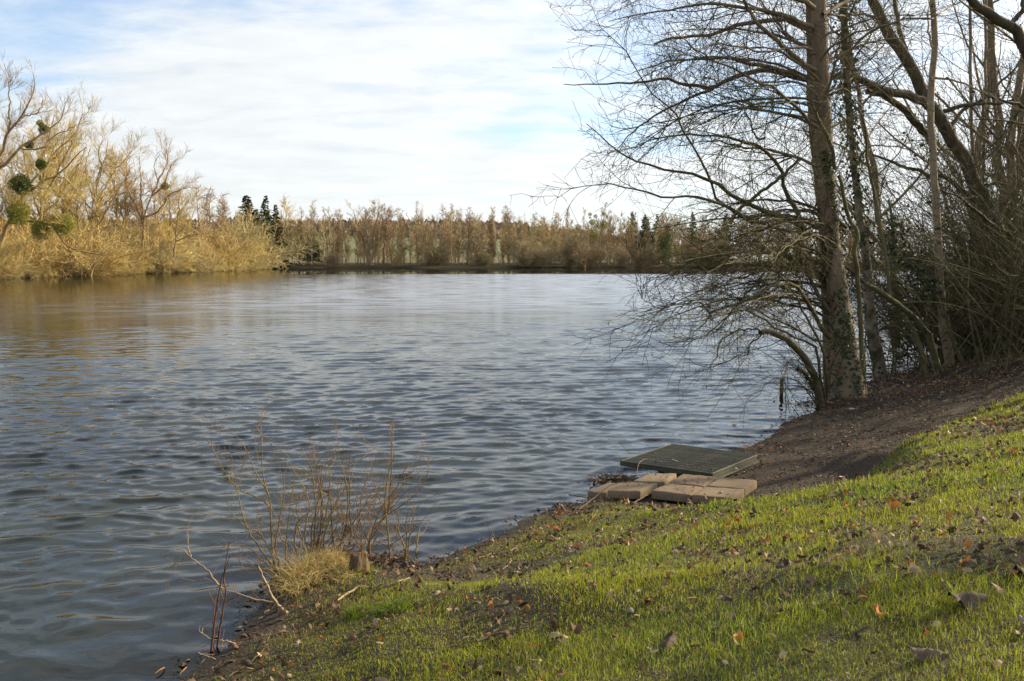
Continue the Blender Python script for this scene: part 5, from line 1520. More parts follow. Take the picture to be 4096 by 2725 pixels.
# sticks: polylines laid on the ground
def stick(name, reg, pts, w0, w1, lab, mat, lift=.012, z=None, forks=0, sd_=0, cat_='stick', group=None, hs=None):
    global rng
    Q = []
    for i, (a, b) in enumerate(pts):
        u, v = zz(reg, a, b)
        q = on_z(u, v, z) if z is not None else on_ground(u, v)
        q = q + np.array([0, 0, lift + (hs[i] if hs else 0)])
        Q.append(q)
    P = catmull(np.array(Q), 20); t = np.linspace(0, 1, 20)
    keep = rng; rng = np.random.default_rng(700 + sd_)
    P = P + rng.normal(size=P.shape) * .0025
    Rd = (w0 * (1 - t) + w1 * t) / 2
    Rd *= 1 + .12 * rng.normal(size=20)
    loc = P[10].copy(); m = MB(); m.tubes(P - loc, np.maximum(Rd, .0012), 7)
    if forks:
        b, br = sprout((P - loc)[None], Rd[None], forks, ang=(30, 60), length=(.06, .2), K=5, wig=.15, rmin=.0014, t0=.3)
        m.tubes(b, br, 4)
    rng = keep
    o = m.build(name, mat); o.location = loc
    return tag(o, lab, cat_, group)


stick('driftwood_stick', 'C', [(700, 1290), (760, 1230), (850, 1170), (950, 1110), (985, 1085), (1040, 1072), (1150, 1085), (1260, 1080), (1350, 1070)], .014, .012, 'thick bleached bent stick lying in front of the grass tussock', m_wood, .02, sd_=1)
stick('driftwood_stick', 'C', [(1380, 1062), (1450, 1040), (1560, 1000), (1640, 970), (1695, 945)], .008, .012, 'short pale stick with a splayed end by the water, right of the bleached one', m_wood, .015, sd_=2, forks=2)
stick('fallen_twig', 'D', [(1890, 780), (1800, 1010), (1700, 1120), (1500, 1290), (1350, 1400), (1200, 1480)], .006, .005, 'long thin brown twig on the lowest grass near the bottom edge', m_stick, .02, sd_=3)
stick('fallen_twig', '8', [(270, 795), (400, 745), (560, 690), (700, 660), (832, 650)], .012, .007, 'long straight twig lying across the slab at the water end', m_stick, .0, z=.19, sd_=4, hs=[-.12, -.08, .0, .0, .0])
stick('fallen_twig', '8', [(175, 785), (230, 795), (300, 805), (370, 812), (445, 858)], .012, .008, 'dark twig with a knobbly end at the waterline below the slabs', m_stick, .01, z=.03, sd_=5, forks=3)
REG['F'] = (1800, 1900, 1.901)
stick('fallen_twig', 'F', [(395, 580), (350, 545), (310, 500), (270, 470), (225, 435)], .008, .003, 'forked dark twig sticking out over the shallows left of the turf point', m_stick, .02, z=.02, sd_=6, forks=5, hs=[0, .03, .07, .09, .11])
stick('driftwood_stick', 'F', [(220, 642), (330, 612), (430, 598), (505, 560)], .009, .006, 'pale stick lying along the waterline left of the turf point', m_wood, .012, sd_=7)
stick('fallen_twig', 'F', [(1055, 380), (1090, 330), (1125, 275)], .006, .005, 'short straw-coloured twig on the turf in front of the slabs', m_wood, .012, sd_=8)
stick('fallen_twig', 'F', [(205, 1310), (330, 1250), (480, 1225), (600, 1200), (720, 1195)], .014, .006, 'long dark curving twig half hidden in the middle grass', m_stick, .025, sd_=9)
stick('fallen_twig', 'F', [(10, 1205), (50, 1260), (90, 1310), (130, 1335)], .008, .005, 'bent reddish twig in the grass at the left of the middle slope', m_stick, .02, sd_=10, forks=3)
stick('fallen_twig', 'F', [(400, 740), (440, 700), (470, 665)], .007, .005, 'short pale twig standing out of the dark leaf litter by the water', m_wood, .015, sd_=11)
stick('fallen_twig', 'F', [(1460, 350), (1560, 325), (1650, 305), (1730, 295)], .010, .006, 'brown twig along the slope just below the chipped slab', m_stick, .012, sd_=12)
stick('fallen_twig', '7', [(510, 1225), (580, 1238), (650, 1250), (720, 1268), (780, 1270)], .04, .012, 'stout pale broken branch on the litter right of the big trunk', m_wood, .03, sd_=13, cat_='branch')
stick('fallen_branch', '7', [(960, 1060), (1060, 1055), (1180, 1065), (1330, 1075), (1430, 1062)], .04, .02, 'dark fallen branch lying level behind the birch foot', m_rough, .08, sd_=14, cat_='branch')
stick('fallen_branch', '7', [(730, 1075), (800, 1078), (900, 1085), (1010, 1100)], .05, .03, 'dark fallen branch over the hollow left of the birch foot', m_rough, .12, sd_=15, cat_='branch')
stick('fallen_twig', '7', [(1330, 1200), (1400, 1170), (1480, 1175), (1561, 1180)], .02, .012, 'thin branch on the litter at the right edge', m_stick, .03, sd_=16)
stick('fallen_twig', '8', [(820, 545), (835, 500), (880, 470), (960, 458), (1060, 470)], .005, .004, 'arched dead stalk leaning on the water edge of the grating', m_wood, .0, z=.18, sd_=17, hs=[-.06, .01, .03, .02, .005])
stick('fallen_twig', '8', [(1155, 455), (1180, 463), (1210, 470)], .022, .014, 'short brown chunk of wood lying on the grating', m_wood, .005, z=.18, sd_=18)
stick('fallen_twig', '8', [(672, 340), (740, 392), (800, 400), (822, 408)], .007, .005, 'forked twig poking over the water at the far left of the grating', m_stick, .0, z=.14, sd_=19, forks=5, hs=[.05, .02, .02, .02])
stick('fallen_twig', '8', [(780, 855), (840, 825), (890, 795), (945, 765)], .014, .009, 'dark stick wedged between the first two front slabs', m_stick, .0, z=.14, sd_=20)

# stake in the water near the willow
sp0 = on_z(*zz('6', 1226, 1332), 0)
k = MB(); k.tubes(np.array([[0, 0, -.5], [0, 0, 0], [.004, 0, .14], [.002, 0, .29], [0, 0, .30]])[None], np.array([[.035, .035, .034, .033, .012]]), 9)
o = k.build('wooden_stake', m_rough); o.location = sp0; tag(o, 'short dark stake standing in the water under the willow', 'stake')

# ------------------------------------------------------------------ the shrub shoots standing in the shallows
def shoots(name, lab, lst, seed, mat=m_shoot, lv=None, base_z=0.0, spread=.25, w=(9, 2.2)):
    global rng
    keep = rng; rng = np.random.default_rng(seed)
    Ps, Rs = [], []
    for s in lst:
        pts, own = (s, None) if not isinstance(s, dict) else (s['p'], s)
        u0, v0 = zz('B', *pts[0])
        Y0 = (own or {}).get('Y') or on_z(u0, v0, base_z)[1]
        ww = (own or {}).get('w', w)
        P, Rd = TR('B', pts, Y0, Y0 + rng.uniform(-spread, spread), ww[0], ww[1], K=18, jit=.003)
        if not (own or {}).get('free'):
            P = np.vstack([P[:1] + [[0, 0, -.12 - max(0, P[0, 2])]], P]); Rd = np.r_[Rd[0], Rd]
        Ps.append(catmull(P, 18)); Rs.append(np.interp(np.linspace(0, 1, 18), np.linspace(0, 1, len(Rd)), Rd))
    loc = Ps[0][1].copy(); root = empty(name, loc); tag(root, lab, 'shrub')
    for P, Rd in zip(Ps, Rs):
        m = MB(); m.tubes(P - loc, Rd, 6); o = m.build('stem', mat); o.parent = root
    P, Rd = np.stack(Ps), np.stack(Rs)
    cb = MB(); cur, cr = P, Rd
    for s in (lv or [dict(per_m=11, ang=(22, 65), length=(.12, .65), K=6, t0=.08, up=.05, wig=.13, rmin=.0018, slim=.007, fall=.45), dict(per_m=5, ang=(25, 60), length=(.05, .22), K=4, up=.05, wig=.12, rmin=.0013, fall=.2)]):
        cur, cr = sprout(cur, cr, **s); cb.tubes(cur - loc, cr, 4)
    if cb.n:
        o = cb.build('twigs', m_shootr); o.parent = root; o['kind'] = 'stuff'
    rng = keep
    return root


shoots('waterside_shrub', 'tall red-stemmed leafless shoots at the left of the clump in the shallows', [
    [(655, 960), (640, 800), (635, 650), (625, 520), (590, 400), (580, 300), (577, 140), (545, 75)],
    dict(p=[(628, 560), (600, 525), (560, 500), (450, 450), (390, 390), (330, 290), (265, 160)], free=True, Y=7.6, w=(6, 2)),
    dict(p=[(622, 520), (595, 430), (540, 340), (490, 220), (430, 140), (405, 120)], free=True, Y=7.6, w=(6, 2)),
    [(680, 970), (640, 830), (560, 700), (510, 680), (430, 620), (385, 560), (378, 490)], [(670, 960), (600, 880), (520, 800), (470, 780)], [(700, 950), (660, 800), (680, 640), (710, 480), (705, 350)],
    [(690, 960), (560, 780), (480, 640), (430, 420), (420, 310)], [(720, 940), (720, 760), (740, 580), (770, 400)], [(660, 960), (580, 920), (480, 900), (430, 830)]], 111)
gt_ = np.random.default_rng(118)
tang = []
for k in range(14):
    x0 = gt_.uniform(720, 1230); y0 = 845 + gt_.uniform(-10, 30); hh0 = gt_.uniform(160, 430); dx0 = gt_.normal() * 90
    tang.append(dict(p=[(x0, y0), (x0 + dx0 * .3 + gt_.normal() * 18, y0 - hh0 * .35), (x0 + dx0 * .7 + gt_.normal() * 18, y0 - hh0 * .7), (x0 + dx0, y0 - hh0)], w=(5, 1.6)))
shoots('waterside_shrub', 'dense upright leafless shoots in the middle of the clump behind the tussock', [
    [(870, 860), (880, 790), (890, 650), (890, 500), (880, 400), (850, 280), (805, 215)], [(890, 860), (900, 770), (930, 600), (930, 500), (910, 400), (900, 300), (970, 225)], [(900, 850), (920, 700), (960, 560), (975, 420), (970, 300)],
    [(1010, 840), (1020, 820), (1060, 700), (1075, 600), (1080, 480), (1060, 360), (1030, 280), (1020, 200)], [(1010, 845), (985, 650), (980, 500), (920, 460), (830, 330), (730, 295)], [(1060, 835), (1100, 720), (1090, 560), (1095, 430), (1085, 330), (1105, 215)],
    [(1040, 840), (1120, 780), (1150, 600), (1160, 470), (1220, 330), (1250, 280)], [(860, 860), (800, 700), (770, 600), (720, 620), (640, 660)], [(850, 860), (830, 700), (860, 540), (830, 450), (760, 330)], [(930, 850), (950, 700), (1000, 560), (1040, 440), (1090, 300), (1130, 290)], [(880, 850), (870, 680), (910, 520), (940, 380), (985, 290)], [(1000, 840), (1050, 740), (1130, 620), (1200, 500), (1240, 420)], [(800, 880), (770, 760), (790, 640), (880, 560)]] + tang, 112)
shoots('waterside_shrub', 'right hand leafless shoots of the clump with the tallest single stem', [
    [(1190, 880), (1200, 780), (1270, 650), (1310, 590), (1330, 430), (1335, 280), (1340, 30)], dict(p=[(1300, 600), (1380, 550), (1450, 500), (1510, 440), (1550, 340), (1555, 250)], free=True, Y=7.95, w=(6, 2)), [(1330, 895), (1320, 760), (1310, 640), (1300, 500), (1330, 300), (1355, 250), (1320, 110)],
    dict(p=[(1290, 620), (1300, 540), (1400, 430), (1440, 370), (1500, 270), (1530, 220)], free=True, Y=7.9, w=(5, 2)), [(1215, 880), (1210, 760), (1240, 640), (1300, 520), (1370, 430), (1430, 280)], [(1180, 870), (1160, 760), (1180, 640), (1210, 520)]], 113)
shoots('waterside_shrub', 'small forked leafless bush standing alone in the water right of the clump', [[(1405, 890), (1415, 800), (1380, 700), (1375, 600), (1350, 520)], [(1412, 890), (1440, 740), (1460, 620), (1490, 540)], [(1408, 885), (1425, 760), (1420, 640), (1440, 560)], [(1478, 820), (1490, 720), (1497, 660)]], 114)
shoots('waterside_sapling', 'dark red two-stemmed sapling at the lower left waterline', [dict(p=[(285, 1400), (300, 1250), (330, 1050), (355, 930), (370, 870), (390, 745)], w=(13, 3)), dict(p=[(318, 1375), (345, 1200), (365, 1080), (360, 960), (390, 840)], w=(11, 3)), dict(p=[(300, 1300), (295, 1200), (310, 1080), (330, 1000)], w=(7, 2.5))], 115, mat=m_saps,
       lv=[dict(per_m=5, ang=(25, 60), length=(.06, .3), K=5, t0=.3, up=.05, wig=.13, rmin=.002, slim=.008), dict(per_m=5, ang=(25, 60), length=(.04, .12), K=4, wig=.13, rmin=.0014)], spread=.1)
gp = on_ground(*zz('B', 720, 1175))
shoots('dead_branch_fan', 'pale dead branch leaning out from the tussock over the water', [dict(p=[(730, 1178), (660, 1110), (610, 1010), (580, 950), (555, 895)], w=(17, 9), free=True, Y=gp[1]), dict(p=[(665, 1110), (560, 1095), (450, 1060), (340, 1035)], w=(9, 4), free=True, Y=gp[1]), dict(p=[(350, 1030), (310, 990), (270, 930), (220, 885), (170, 850), (120, 800), (80, 800)], w=(9, 3), free=True, Y=gp[1] - .1), dict(p=[(170, 850), (150, 780), (148, 710)], w=(5, 2), free=True, Y=gp[1] - .1), dict(p=[(700, 1160), (720, 1090), (745, 1020)], w=(6, 3), free=True, Y=gp[1]),
       dict(p=[(120, 855), (60, 890), (10, 910), (-20, 915)], w=(4, 2), free=True, Y=gp[1] - .1)], 116, mat=m_wood, lv=[dict(per_m=7, ang=(30, 70), length=(.08, .4), K=5, t0=.1, up=.0, wig=.15, rmin=.0018, slim=.007), dict(per_m=6, ang=(25, 60), length=(.04, .16), K=4, wig=.15, rmin=.0014)])
shoots('dead_branch_fan', 'thin bleached twig curling up at the lower left waterline', [dict(p=[(355, 1335), (300, 1325), (250, 1305), (215, 1275), (215, 1240)], w=(6, 3), free=True), dict(p=[(230, 1290), (235, 1260), (270, 1235)], w=(4, 2), free=True), dict(p=[(430, 1350), (390, 1335), (340, 1332)], w=(5, 5), free=True), dict(p=[(300, 1415), (240, 1410), (205, 1400)], w=(5, 3), free=True), dict(p=[(340, 1390), (350, 1330), (360, 1260)], w=(3, 2), free=True), dict(p=[(310, 1440), (260, 1420), (215, 1405)], w=(4, 3), free=True)], 117, mat=m_wood, lv=[dict(per_m=3, ang=(30, 70), length=(.04, .12), K=4, wig=.15, rmin=.0014)], base_z=.05, spread=.04)

# mossy stump
pb = on_ground(*zz('C', 965, 850))
K, S = 9, 20
gs_ = np.random.default_rng(8)
tt = np.linspace(0, 1, K)[:, None]; an = np.arange(S) * 2 * math.pi / S
rad = .062 * (1.45 - .62 * tt + .12 * tt ** 3) * (1 + .14 * np.sin(an * 3 + 1)[None] - .22 * np.abs(np.sin(an * 2.5 + tt * .6)) ** 6 + .09 * np.sin(an * 7 + tt * 3) + gs_.normal(size=(K, S)) * .03)
zt_ = tt * (.140 + .026 * np.sin(an + 2.2)[None] + gs_.normal(size=(1, S)) * .012) - .04 * (1 - tt)
V = np.stack([rad * np.cos(an) + tt * .012, rad * np.sin(an), zt_ * np.ones_like(rad)], -1)
sb = MB(); i = np.arange(K - 1)[:, None]; j = np.arange(S)[None]; j2 = (j + 1) % S
inner = V[-1].copy(); inner[:, :2] = inner[:, :2] * .72; inner[:, 2] -= .004
deep = V[-1].copy(); deep[:, :2] = deep[:, :2] * .35; deep[:, 2] -= .035
VV = np.vstack([V.reshape(-1, 3), inner, deep, [[.012, 0, .10]]])
Fq = np.stack([i * S + j, i * S + j2, (i + 1) * S + j2, (i + 1) * S + j], -1).reshape(-1, 4)
k0 = (K - 1) * S; jj = np.arange(S); jn = (jj + 1) % S
r1 = np.stack([k0 + jj, k0 + jn, k0 + S + jn, k0 + S + jj], -1); r2 = np.stack([k0 + S + jj, k0 + S + jn, k0 + 2 * S + jn, k0 + 2 * S + jj], -1)
r3 = np.stack([k0 + 2 * S + jj, k0 + 2 * S + jn, np.full(S, k0 + 3 * S)], -1)
sb.add(VV, [Fq, r1, r2, r3])
st = sb.build('tree_stump', m_stump); st.location = pb; tag(st, 'small rotten tree stump patched with yellow moss beside the tussock', 'stump')

# debris island of twigs and leaves in the shallows is part of the litter; dry grass tussock
def tuft(name, lab, px, spread_px, n, length, mat, seed, droop=.25, wid=.0024, tints=((1, 1, 1),), kind=None, cat_='grass tuft'):
    gg = np.random.default_rng(seed); c = on_ground(*zz('C', *px)); Yc = c[1]
    sx, sy = spread_px[0] / 3.485 / F * Yc, spread_px[1]
    bx = c[0] + np.clip(gg.normal(size=n), -2, 2) * sx; by = c[1] + np.clip(gg.normal(size=n), -2, 2) * sy
    bz = np.maximum(ground_z(bx, by), 0)
    K = 6; P = np.zeros((n, K, 3)); P[:, 0] = np.stack([bx, by, bz - .01], 1)
    d = norm(np.stack([gg.normal(size=n) * .5 + (bx - c[0]) * 2.2, gg.normal(size=n) * .5 + (by - c[1]) * 2.2 - .15, np.ones(n)], 1)); ln = gg.uniform(*length, n)
    dr_ = gg.uniform(.3, 1.5, n) * droop
    for k in range(1, K):
        P[:, k] = P[:, k - 1] + d * (ln / (K - 1))[:, None]
        d = norm(d + np.stack([gg.normal(size=n) * .1, gg.normal(size=n) * .1, -dr_ * k * .5], 1))
    P[:, :, 2] = np.maximum(P[:, :, 2], (bz + .004)[:, None])
    side = norm(np.cross(P[:, 2] - P[:, 0], gg.normal(size=(n, 3))))
    wv_ = np.linspace(1, .25, K)[None, :, None] * wid
    A_, B_ = P - side[:, None] * wv_, P + side[:, None] * wv_
    V = np.stack([A_, B_], 2).reshape(-1, 3)
    b = np.arange(n)[:, None, None] * (2 * K) + np.arange(K - 1)[None, :, None] * 2
    Fs = (b + np.array([0, 1, 3, 2])).reshape(-1, 4)
    ti = np.array(tints)[gg.integers(0, len(tints), n)] * gg.uniform(.75, 1.2, (n, 1))
    m = MB(); m.add(V - c, Fs, np.repeat(ti, 2 * K, axis=0))
    o = m.build(name, mat); o.location = c
    return tag(o, lab, cat_, kind=kind)


STR = ((1, 1, 1), (.95, .95, .85), (.75, .68, .55), (.62, .74, .35))
tuft('dry_tussock', 'mop of bleached dead grass on the tussock in front of the shoots', (560, 770), (120, .07), 1700, (.05, .19), m_straw, 201, tints=STR, droop=.42)
tuft('dry_tussock', 'flattened dead grass left of the mop on the tussock', (360, 900), (110, .09), 1100, (.05, .21), m_straw, 206, tints=STR, droop=.6)
tuft('dry_tussock', 'shorter greenish dead grass between the mop and the stump', (760, 880), (80, .06), 700, (.03, .11), m_straw, 207, tints=((.8, .85, .6), (.55, .7, .3), (1, 1, 1)), droop=.35)
tuft('dry_tussock', 'trailing dead grass stalks hanging from the left side of the tussock', (200, 1000), (120, .14), 620, (.12, .40), m_straw, 202, droop=.35, tints=STR, wid=.0018)
m_bladeN = mk('fresh_grass_blades', (.17, .245, .026), (.29, .365, .042), scale=30, rough=.5, tint=True, translucent=.45)
tuft('green_tuft', 'low green grass on the right side of the stump', (1120, 850), (70, .06), 500, (.03, .09), m_bladeN, 203, droop=.15, tints=((.7, .65, .7), (.95, .75, .6)), wid=.0018)
tuft('green_tuft', 'fresh green grass tuft among the leaves right of the bleached stick', (1480, 1380), (110, .06), 420, (.06, .14), m_bladeN, 204, droop=.2, tints=((.6, .62, .7), (.5, .55, .5)), wid=.0024)
tuft('green_tuft', 'fresh green grass tuft among the leaves below the bleached stick', (960, 1440), (70, .05), 220, (.05, .13), m_bladeN, 205, droop=.2, tints=((.6, .62, .7), (.5, .55, .5)), wid=.0024)

# ------------------------------------------------------------------ turf
def in_view(x, y, z, m=120):
    X_ = x; Yf = y * CP - (z - CAMZ) * SP; Zu = y * SP + (z - CAMZ) * CP
    u = 2048 + X_ / Yf * F; v = 1362.5 - Zu / Yf * F
    return (Yf > .3) & (u > -m) & (u < 4096 + m) & (v < 2725 + m) & (v > 0)


gg = np.random.default_rng(301)
NC = 3600000
x = gg.uniform(-3.5, 9.5, NC); y = gg.uniform(1.9, 15.5, NC)
d_ = np.hypot(x, y)
p_ = np.clip((4.2 / d_) ** 1.25, 0, 1)
k_ = (gg.random(NC) < p_) & in_view(x, y, 1.0, 900)
x, y, d_ = x[k_], y[k_], d_[k_]
z, s, dd = ground_z(x, y, True)
pat = vnoise(x * 1.5, y * 1.5, 51) * .6 + vnoise(x * 4.5, y * 4.5, 52) * .4
litter = smooth(.35, .7, vnoise(x * .9 + y * .4, y * 1.6, 10))
keepm = (dd + (vnoise(x * 6, y * 6, 11) - .5) * .3 > .02) & (s > .10 + .25 * (vnoise(x * 3, y * 3, 53))) & (gg.random(len(x)) < np.clip(smooth(.16, .52, pat + gg.normal(size=len(x)) * .05) * 1.05 - litter * .25, 0.10, 1) * smooth(.05, 1.1, s + .25))
keepm &= poly_dist(PAD, x, y) > .0
keepm &= poly_dist(GRATE, x, y) > .02
# the worn litter patch by the water
lp = on_ground(*zz('F', 200, 760))
keepm &= ~((((x - lp[0]) / .75) ** 2 + ((y - lp[1]) / .42) ** 2 < .7 + .6 * vnoise(x * 5, y * 5, 54)) & (gg.random(len(x)) < .9))
x, y, z, s, d_, pat = [a[keepm] for a in (x, y, z, s, d_, pat)]
MAXB = 215000
if len(x) > MAXB:
    q = gg.choice(len(x), MAXB, replace=False); x, y, z, s, d_, pat = [a[q] for a in (x, y, z, s, d_, pat)]
n = len(x)
tall = vnoise(x * 2.2, y * 2.2, 55)
ln = gg.uniform(.014, .031, n) * (.5 + .9 * tall) * (1 + .5 * smooth(.5, 2.5, s))
ln *= np.where(gg.random(n) < .09, 1.9, 1)
wd = gg.uniform(.0011, .0019, n) * np.maximum(d_ / 4.5, .8) ** .75
az_ = gg.uniform(0, 2 * math.pi, n); le = gg.uniform(.05, .9, n)
dry = gg.random(n) < (.10 + .20 * (1 - pat))
le = np.where(dry, gg.uniform(.8, 4.0, n), le); ln = np.where(dry, ln * 1.35, ln)   # dead blades lie matted
hd = np.stack([np.cos(az_), np.sin(az_), 0 * az_], 1)
b0 = np.stack([x, y, z - .004], 1)
d1 = norm(hd * le[:, None] * .6 + [0, 0, 1]); d2 = norm(hd * (le[:, None] * 1.7) + [0, 0, 1])
sd_ = np.stack([-np.sin(az_), np.cos(az_), 0 * az_], 1); tw = gg.uniform(-1.2, 1.2, n)[:, None]; sd_ = norm(sd_ * np.cos(tw) + hd * np.sin(tw)) * wd[:, None]
m1_ = b0 + d1 * (ln * .55)[:, None]; tp = m1_ + d2 * (ln * .5)[:, None]
V = np.stack([b0 - sd_, b0 + sd_, m1_ + sd_ * .8, m1_ - sd_ * .8, tp], 1)
b = np.arange(n)[:, None] * 5
hue = vnoise(x * 1.1, y * 1.1, 56)[:, None]
tint = np.array([[1.0, 1.0, 1.0]]) * (1 - hue) + np.array([[1.35, 1.08, .7]]) * hue
tint = tint * gg.uniform(.45, 1.3, (n, 1))
tint[dry] = np.array([1.75, .95, 1.9]) * gg.uniform(.35, 1.05, (dry.sum(), 1))
edge = np.exp(-((s - .35) / .4) ** 2)[:, None]
tint = tint * (1 - edge * .35) + tint * np.array([[1.05, .75, .7]]) * edge * .35
tb = MB(); tb.add(V.reshape(-1, 3), [(b + [0, 1, 2, 3]), (b + [3, 2, 4])], np.repeat(tint, 5, axis=0))
turf = tb.build('grass', m_bladeN, smooth_=False)
tag(turf, 'short winter grass on the sloping bank', kind='stuff')

# ------------------------------------------------------------------ fallen leaves
LEAFCOL = {'tan': ((.27, .19, .11), (.40, .30, .18)), 'brown': ((.085, .05, .028), (.18, .11, .06)), 'dark': ((.03, .02, .014), (.075, .05, .034)), 'rust': ((.27, .10, .022), (.42, .17, .04)), 'grey': ((.18, .145, .11), (.30, .255, .20))}
LM = {k: mk(k + '_dead_leaf', a, b_, scale=26, rough=.75, vary=.35, translucent=.18) for k, (a, b_) in LEAFCOL.items()}
lg = np.random.default_rng(401)


def leaf_geo(shape, curl, gen):
    """outline rings of one dead leaf, about 36 triangles, about 1 long"""
    S = 12; a = np.arange(S) * 2 * math.pi / S
    if shape == 'oval': r = np.stack([np.cos(a) * .5, np.sin(a) * .24], 1)
    elif shape == 'round': r = np.stack([np.cos(a) * .5, np.sin(a) * .40], 1); r[0] *= 1.15
    else:
        k = np.where(np.arange(S) % 2 == 0, 1.0, .68) * gen.uniform(.8, 1.15, S); r = np.stack([np.cos(a) * .5 * k, np.sin(a) * .42 * k], 1); r[6] = [-.3, 0]
    r = r * (1 + gen.normal(size=(S, 1)) * .08)
    pts = np.vstack([[[0, 0]], r * .55, r])
    c1, c2, tw = gen.uniform(-1, 1) * curl, gen.uniform(.3, 1) * curl * gen.choice([-1, 1]), gen.normal() * .5
    zq = c1 * pts[:, 0] ** 2 * 1.2 + c2 * pts[:, 1] ** 2 * 2.6 + tw * pts[:, 0] * pts[:, 1] + gen.normal(size=len(pts)) * .03
    V = np.column_stack([pts[:, 0] * (1 - .25 * abs(c1)), pts[:, 1] * (1 - .35 * abs(c2)), zq - zq.min()])
    j = np.arange(S); jn = (j + 1) % S
    tri = np.stack([0 * j, 1 + j, 1 + jn], 1); qd = np.stack([1 + j, 1 + S + j, 1 + S + jn, 1 + jn], 1)
    return V, tri, qd


GEO = []
for shp in ('oval', 'oval', 'round', 'lobed', 'lobed', 'round'):
    for cu in (.5, 1.3):
        GEO.append((shp, 'flat' if cu < 1 else 'curled') + leaf_geo(shp, cu, lg))
LMESH = {}
for gi, (shp, cu, V, t3, q4_) in enumerate(GEO):
    for cn, mt_ in LM.items():
        m = MB(); m.add(V, [t3, q4_]); LMESH[(gi, cn)] = m.mesh('fallen_leaf', mt_)

NL = 60000
x = lg.uniform(-3.2, 11, NL); y = lg.uniform(2.0, 23, NL)
z, s, dd = ground_z(x, y, True)
wood_ = smooth(13.5, 17.5, y) * smooth(3.5, 6.5, x)
clump = smooth(.30, .75, vnoise(x * 1.3 + 3, y * 1.3, 61) * .6 + vnoise(x * 4 + 1, y * 4, 62) * .4)
patl = vnoise(x * 1.5, y * 1.5, 51) * .6 + vnoise(x * 4.5, y * 4.5, 52) * .4
turfp = np.clip(.10 + .35 * clump + .75 * smooth(.52, .30, patl), 0, 1) * (dd > 0)
shorep = .85 * np.exp(-((s - .55) / .5) ** 2) * (y < 9)
dirtp = .30 * (dd <= 0) * (.3 + clump)
lpd = np.exp(-(((x - lp[0]) / .8) ** 2 + ((y - lp[1]) / .45) ** 2))
pr = np.maximum.reduce([turfp, shorep, dirtp, wood_ * .95, lpd * 1.2])
k_ = (lg.random(NL) < pr) & (s > .04) & in_view(x, y, z, 60) & (poly_dist(GRATE, x, y) > .03) & (poly_dist(PAD, x, y) > .03)
x, y, z, s, dd, wood_, lpd = [a[k_] for a in (x, y, z, s, dd, wood_, lpd)]
n = len(x); d_ = np.hypot(x, y)
size = lg.uniform(.026, .062, n) * np.where(lg.random(n) < .10, 1.45, 1)
gi = lg.integers(0, len(GEO), n)
names_ = np.array(['tan', 'brown', 'dark', 'rust', 'grey'])
ci = np.array([lg.choice(5, p=[.19, .42, .26, .09, .04]) for _ in range(n)])
ci[(lpd > .3) & (ci == 3)] = 2; ci[(s < 1.0) & (ci == 0) & (lg.random(n) < .6)] = 1
# world normal of the ground for lying flat
e = .05
nx_ = -(ground_z(x + e, y) - ground_z(x - e, y)) / (2 * e); ny_ = -(ground_z(x, y + e) - ground_z(x, y - e)) / (2 * e)
ongrass = dd > 0
lift = np.where(ongrass, lg.uniform(.010, .040, n), lg.uniform(.0, .012, n)) + wood_ * lg.uniform(0, .05, n)
tilt = np.where(ongrass, .45, .28)
rx = np.arctan(ny_) * -1 + lg.normal(size=n) * tilt; ry = np.arctan(nx_) + lg.normal(size=n) * tilt; rz = lg.uniform(0, 6.283, n)
order = np.argsort(-(size / d_)); single = np.zeros(n, bool); single[order[:285]] = True
MARKS = [('slabs', PAD.mean(0)), ('stump', pb[:2]), ('bleached stick', on_ground(*zz('C', 1000, 1090))[:2]), ('shoreline litter', lp[:2]), ('red sapling', on_ground(1000, 2660)[:2]),
         ('bottom edge', on_ground(1700, 2680)[:2]), ('middle twig', on_ground(*zz('F', 480, 1225))[:2]), ('middle slope', on_ground(2350, 2350)[:2]), ('grass below the slabs', on_ground(2600, 2200)[:2]), ('centre bottom edge', on_ground(2500, 2680)[:2]),
         ('bright turf below the earth strip', on_ground(3250, 2080)[:2]), ('right slope', on_ground(3400, 2300)[:2]), ('big curled leaf', on_ground(3850, 2400)[:2]), ('orange leaf', on_ground(3480, 2490)[:2]), ('shaded bottom right corner', on_ground(3900, 2650)[:2]), ('sunlit crest', on_ground(3850, 1950)[:2]), ('right edge', on_ground(4050, 2200)[:2]), ('right of the bottom edge', on_ground(3100, 2650)[:2])]
MP = np.array([m for _, m in MARKS])
WHERE = {'bottom edge': 'near the left of the bottom edge', 'centre bottom edge': 'near the middle of the bottom edge', 'right of the bottom edge': 'near the bottom edge, right of the middle', 'middle slope': 'in the grass of the middle slope', 'grass below the slabs': 'in the grass below the slabs', 'bright turf below the earth strip': 'on bright turf below the bare earth', 'right slope': 'on the sunlit right slope', 'shaded bottom right corner': 'in the shaded bottom right corner', 'sunlit crest': 'near the sunlit crest', 'right edge': 'close to the right edge', 'shoreline litter': 'in the dark litter by the water', 'slabs': 'beside the slabs', 'stump': 'by the stump', 'bleached stick': 'beside the bleached stick', 'red sapling': 'at the foot of the red sapling', 'middle twig': 'by the long curving twig', 'big curled leaf': 'around the big curled leaf', 'orange leaf': 'around the bright orange leaf'}
CN = {'tan': 'tan', 'brown': 'brown', 'dark': 'dark brown', 'rust': 'rust-orange', 'grey': 'pale grey'}
SN = {'oval': 'narrow', 'round': 'rounded', 'lobed': 'lobed'}
lit = {c: MB() for c in names_}
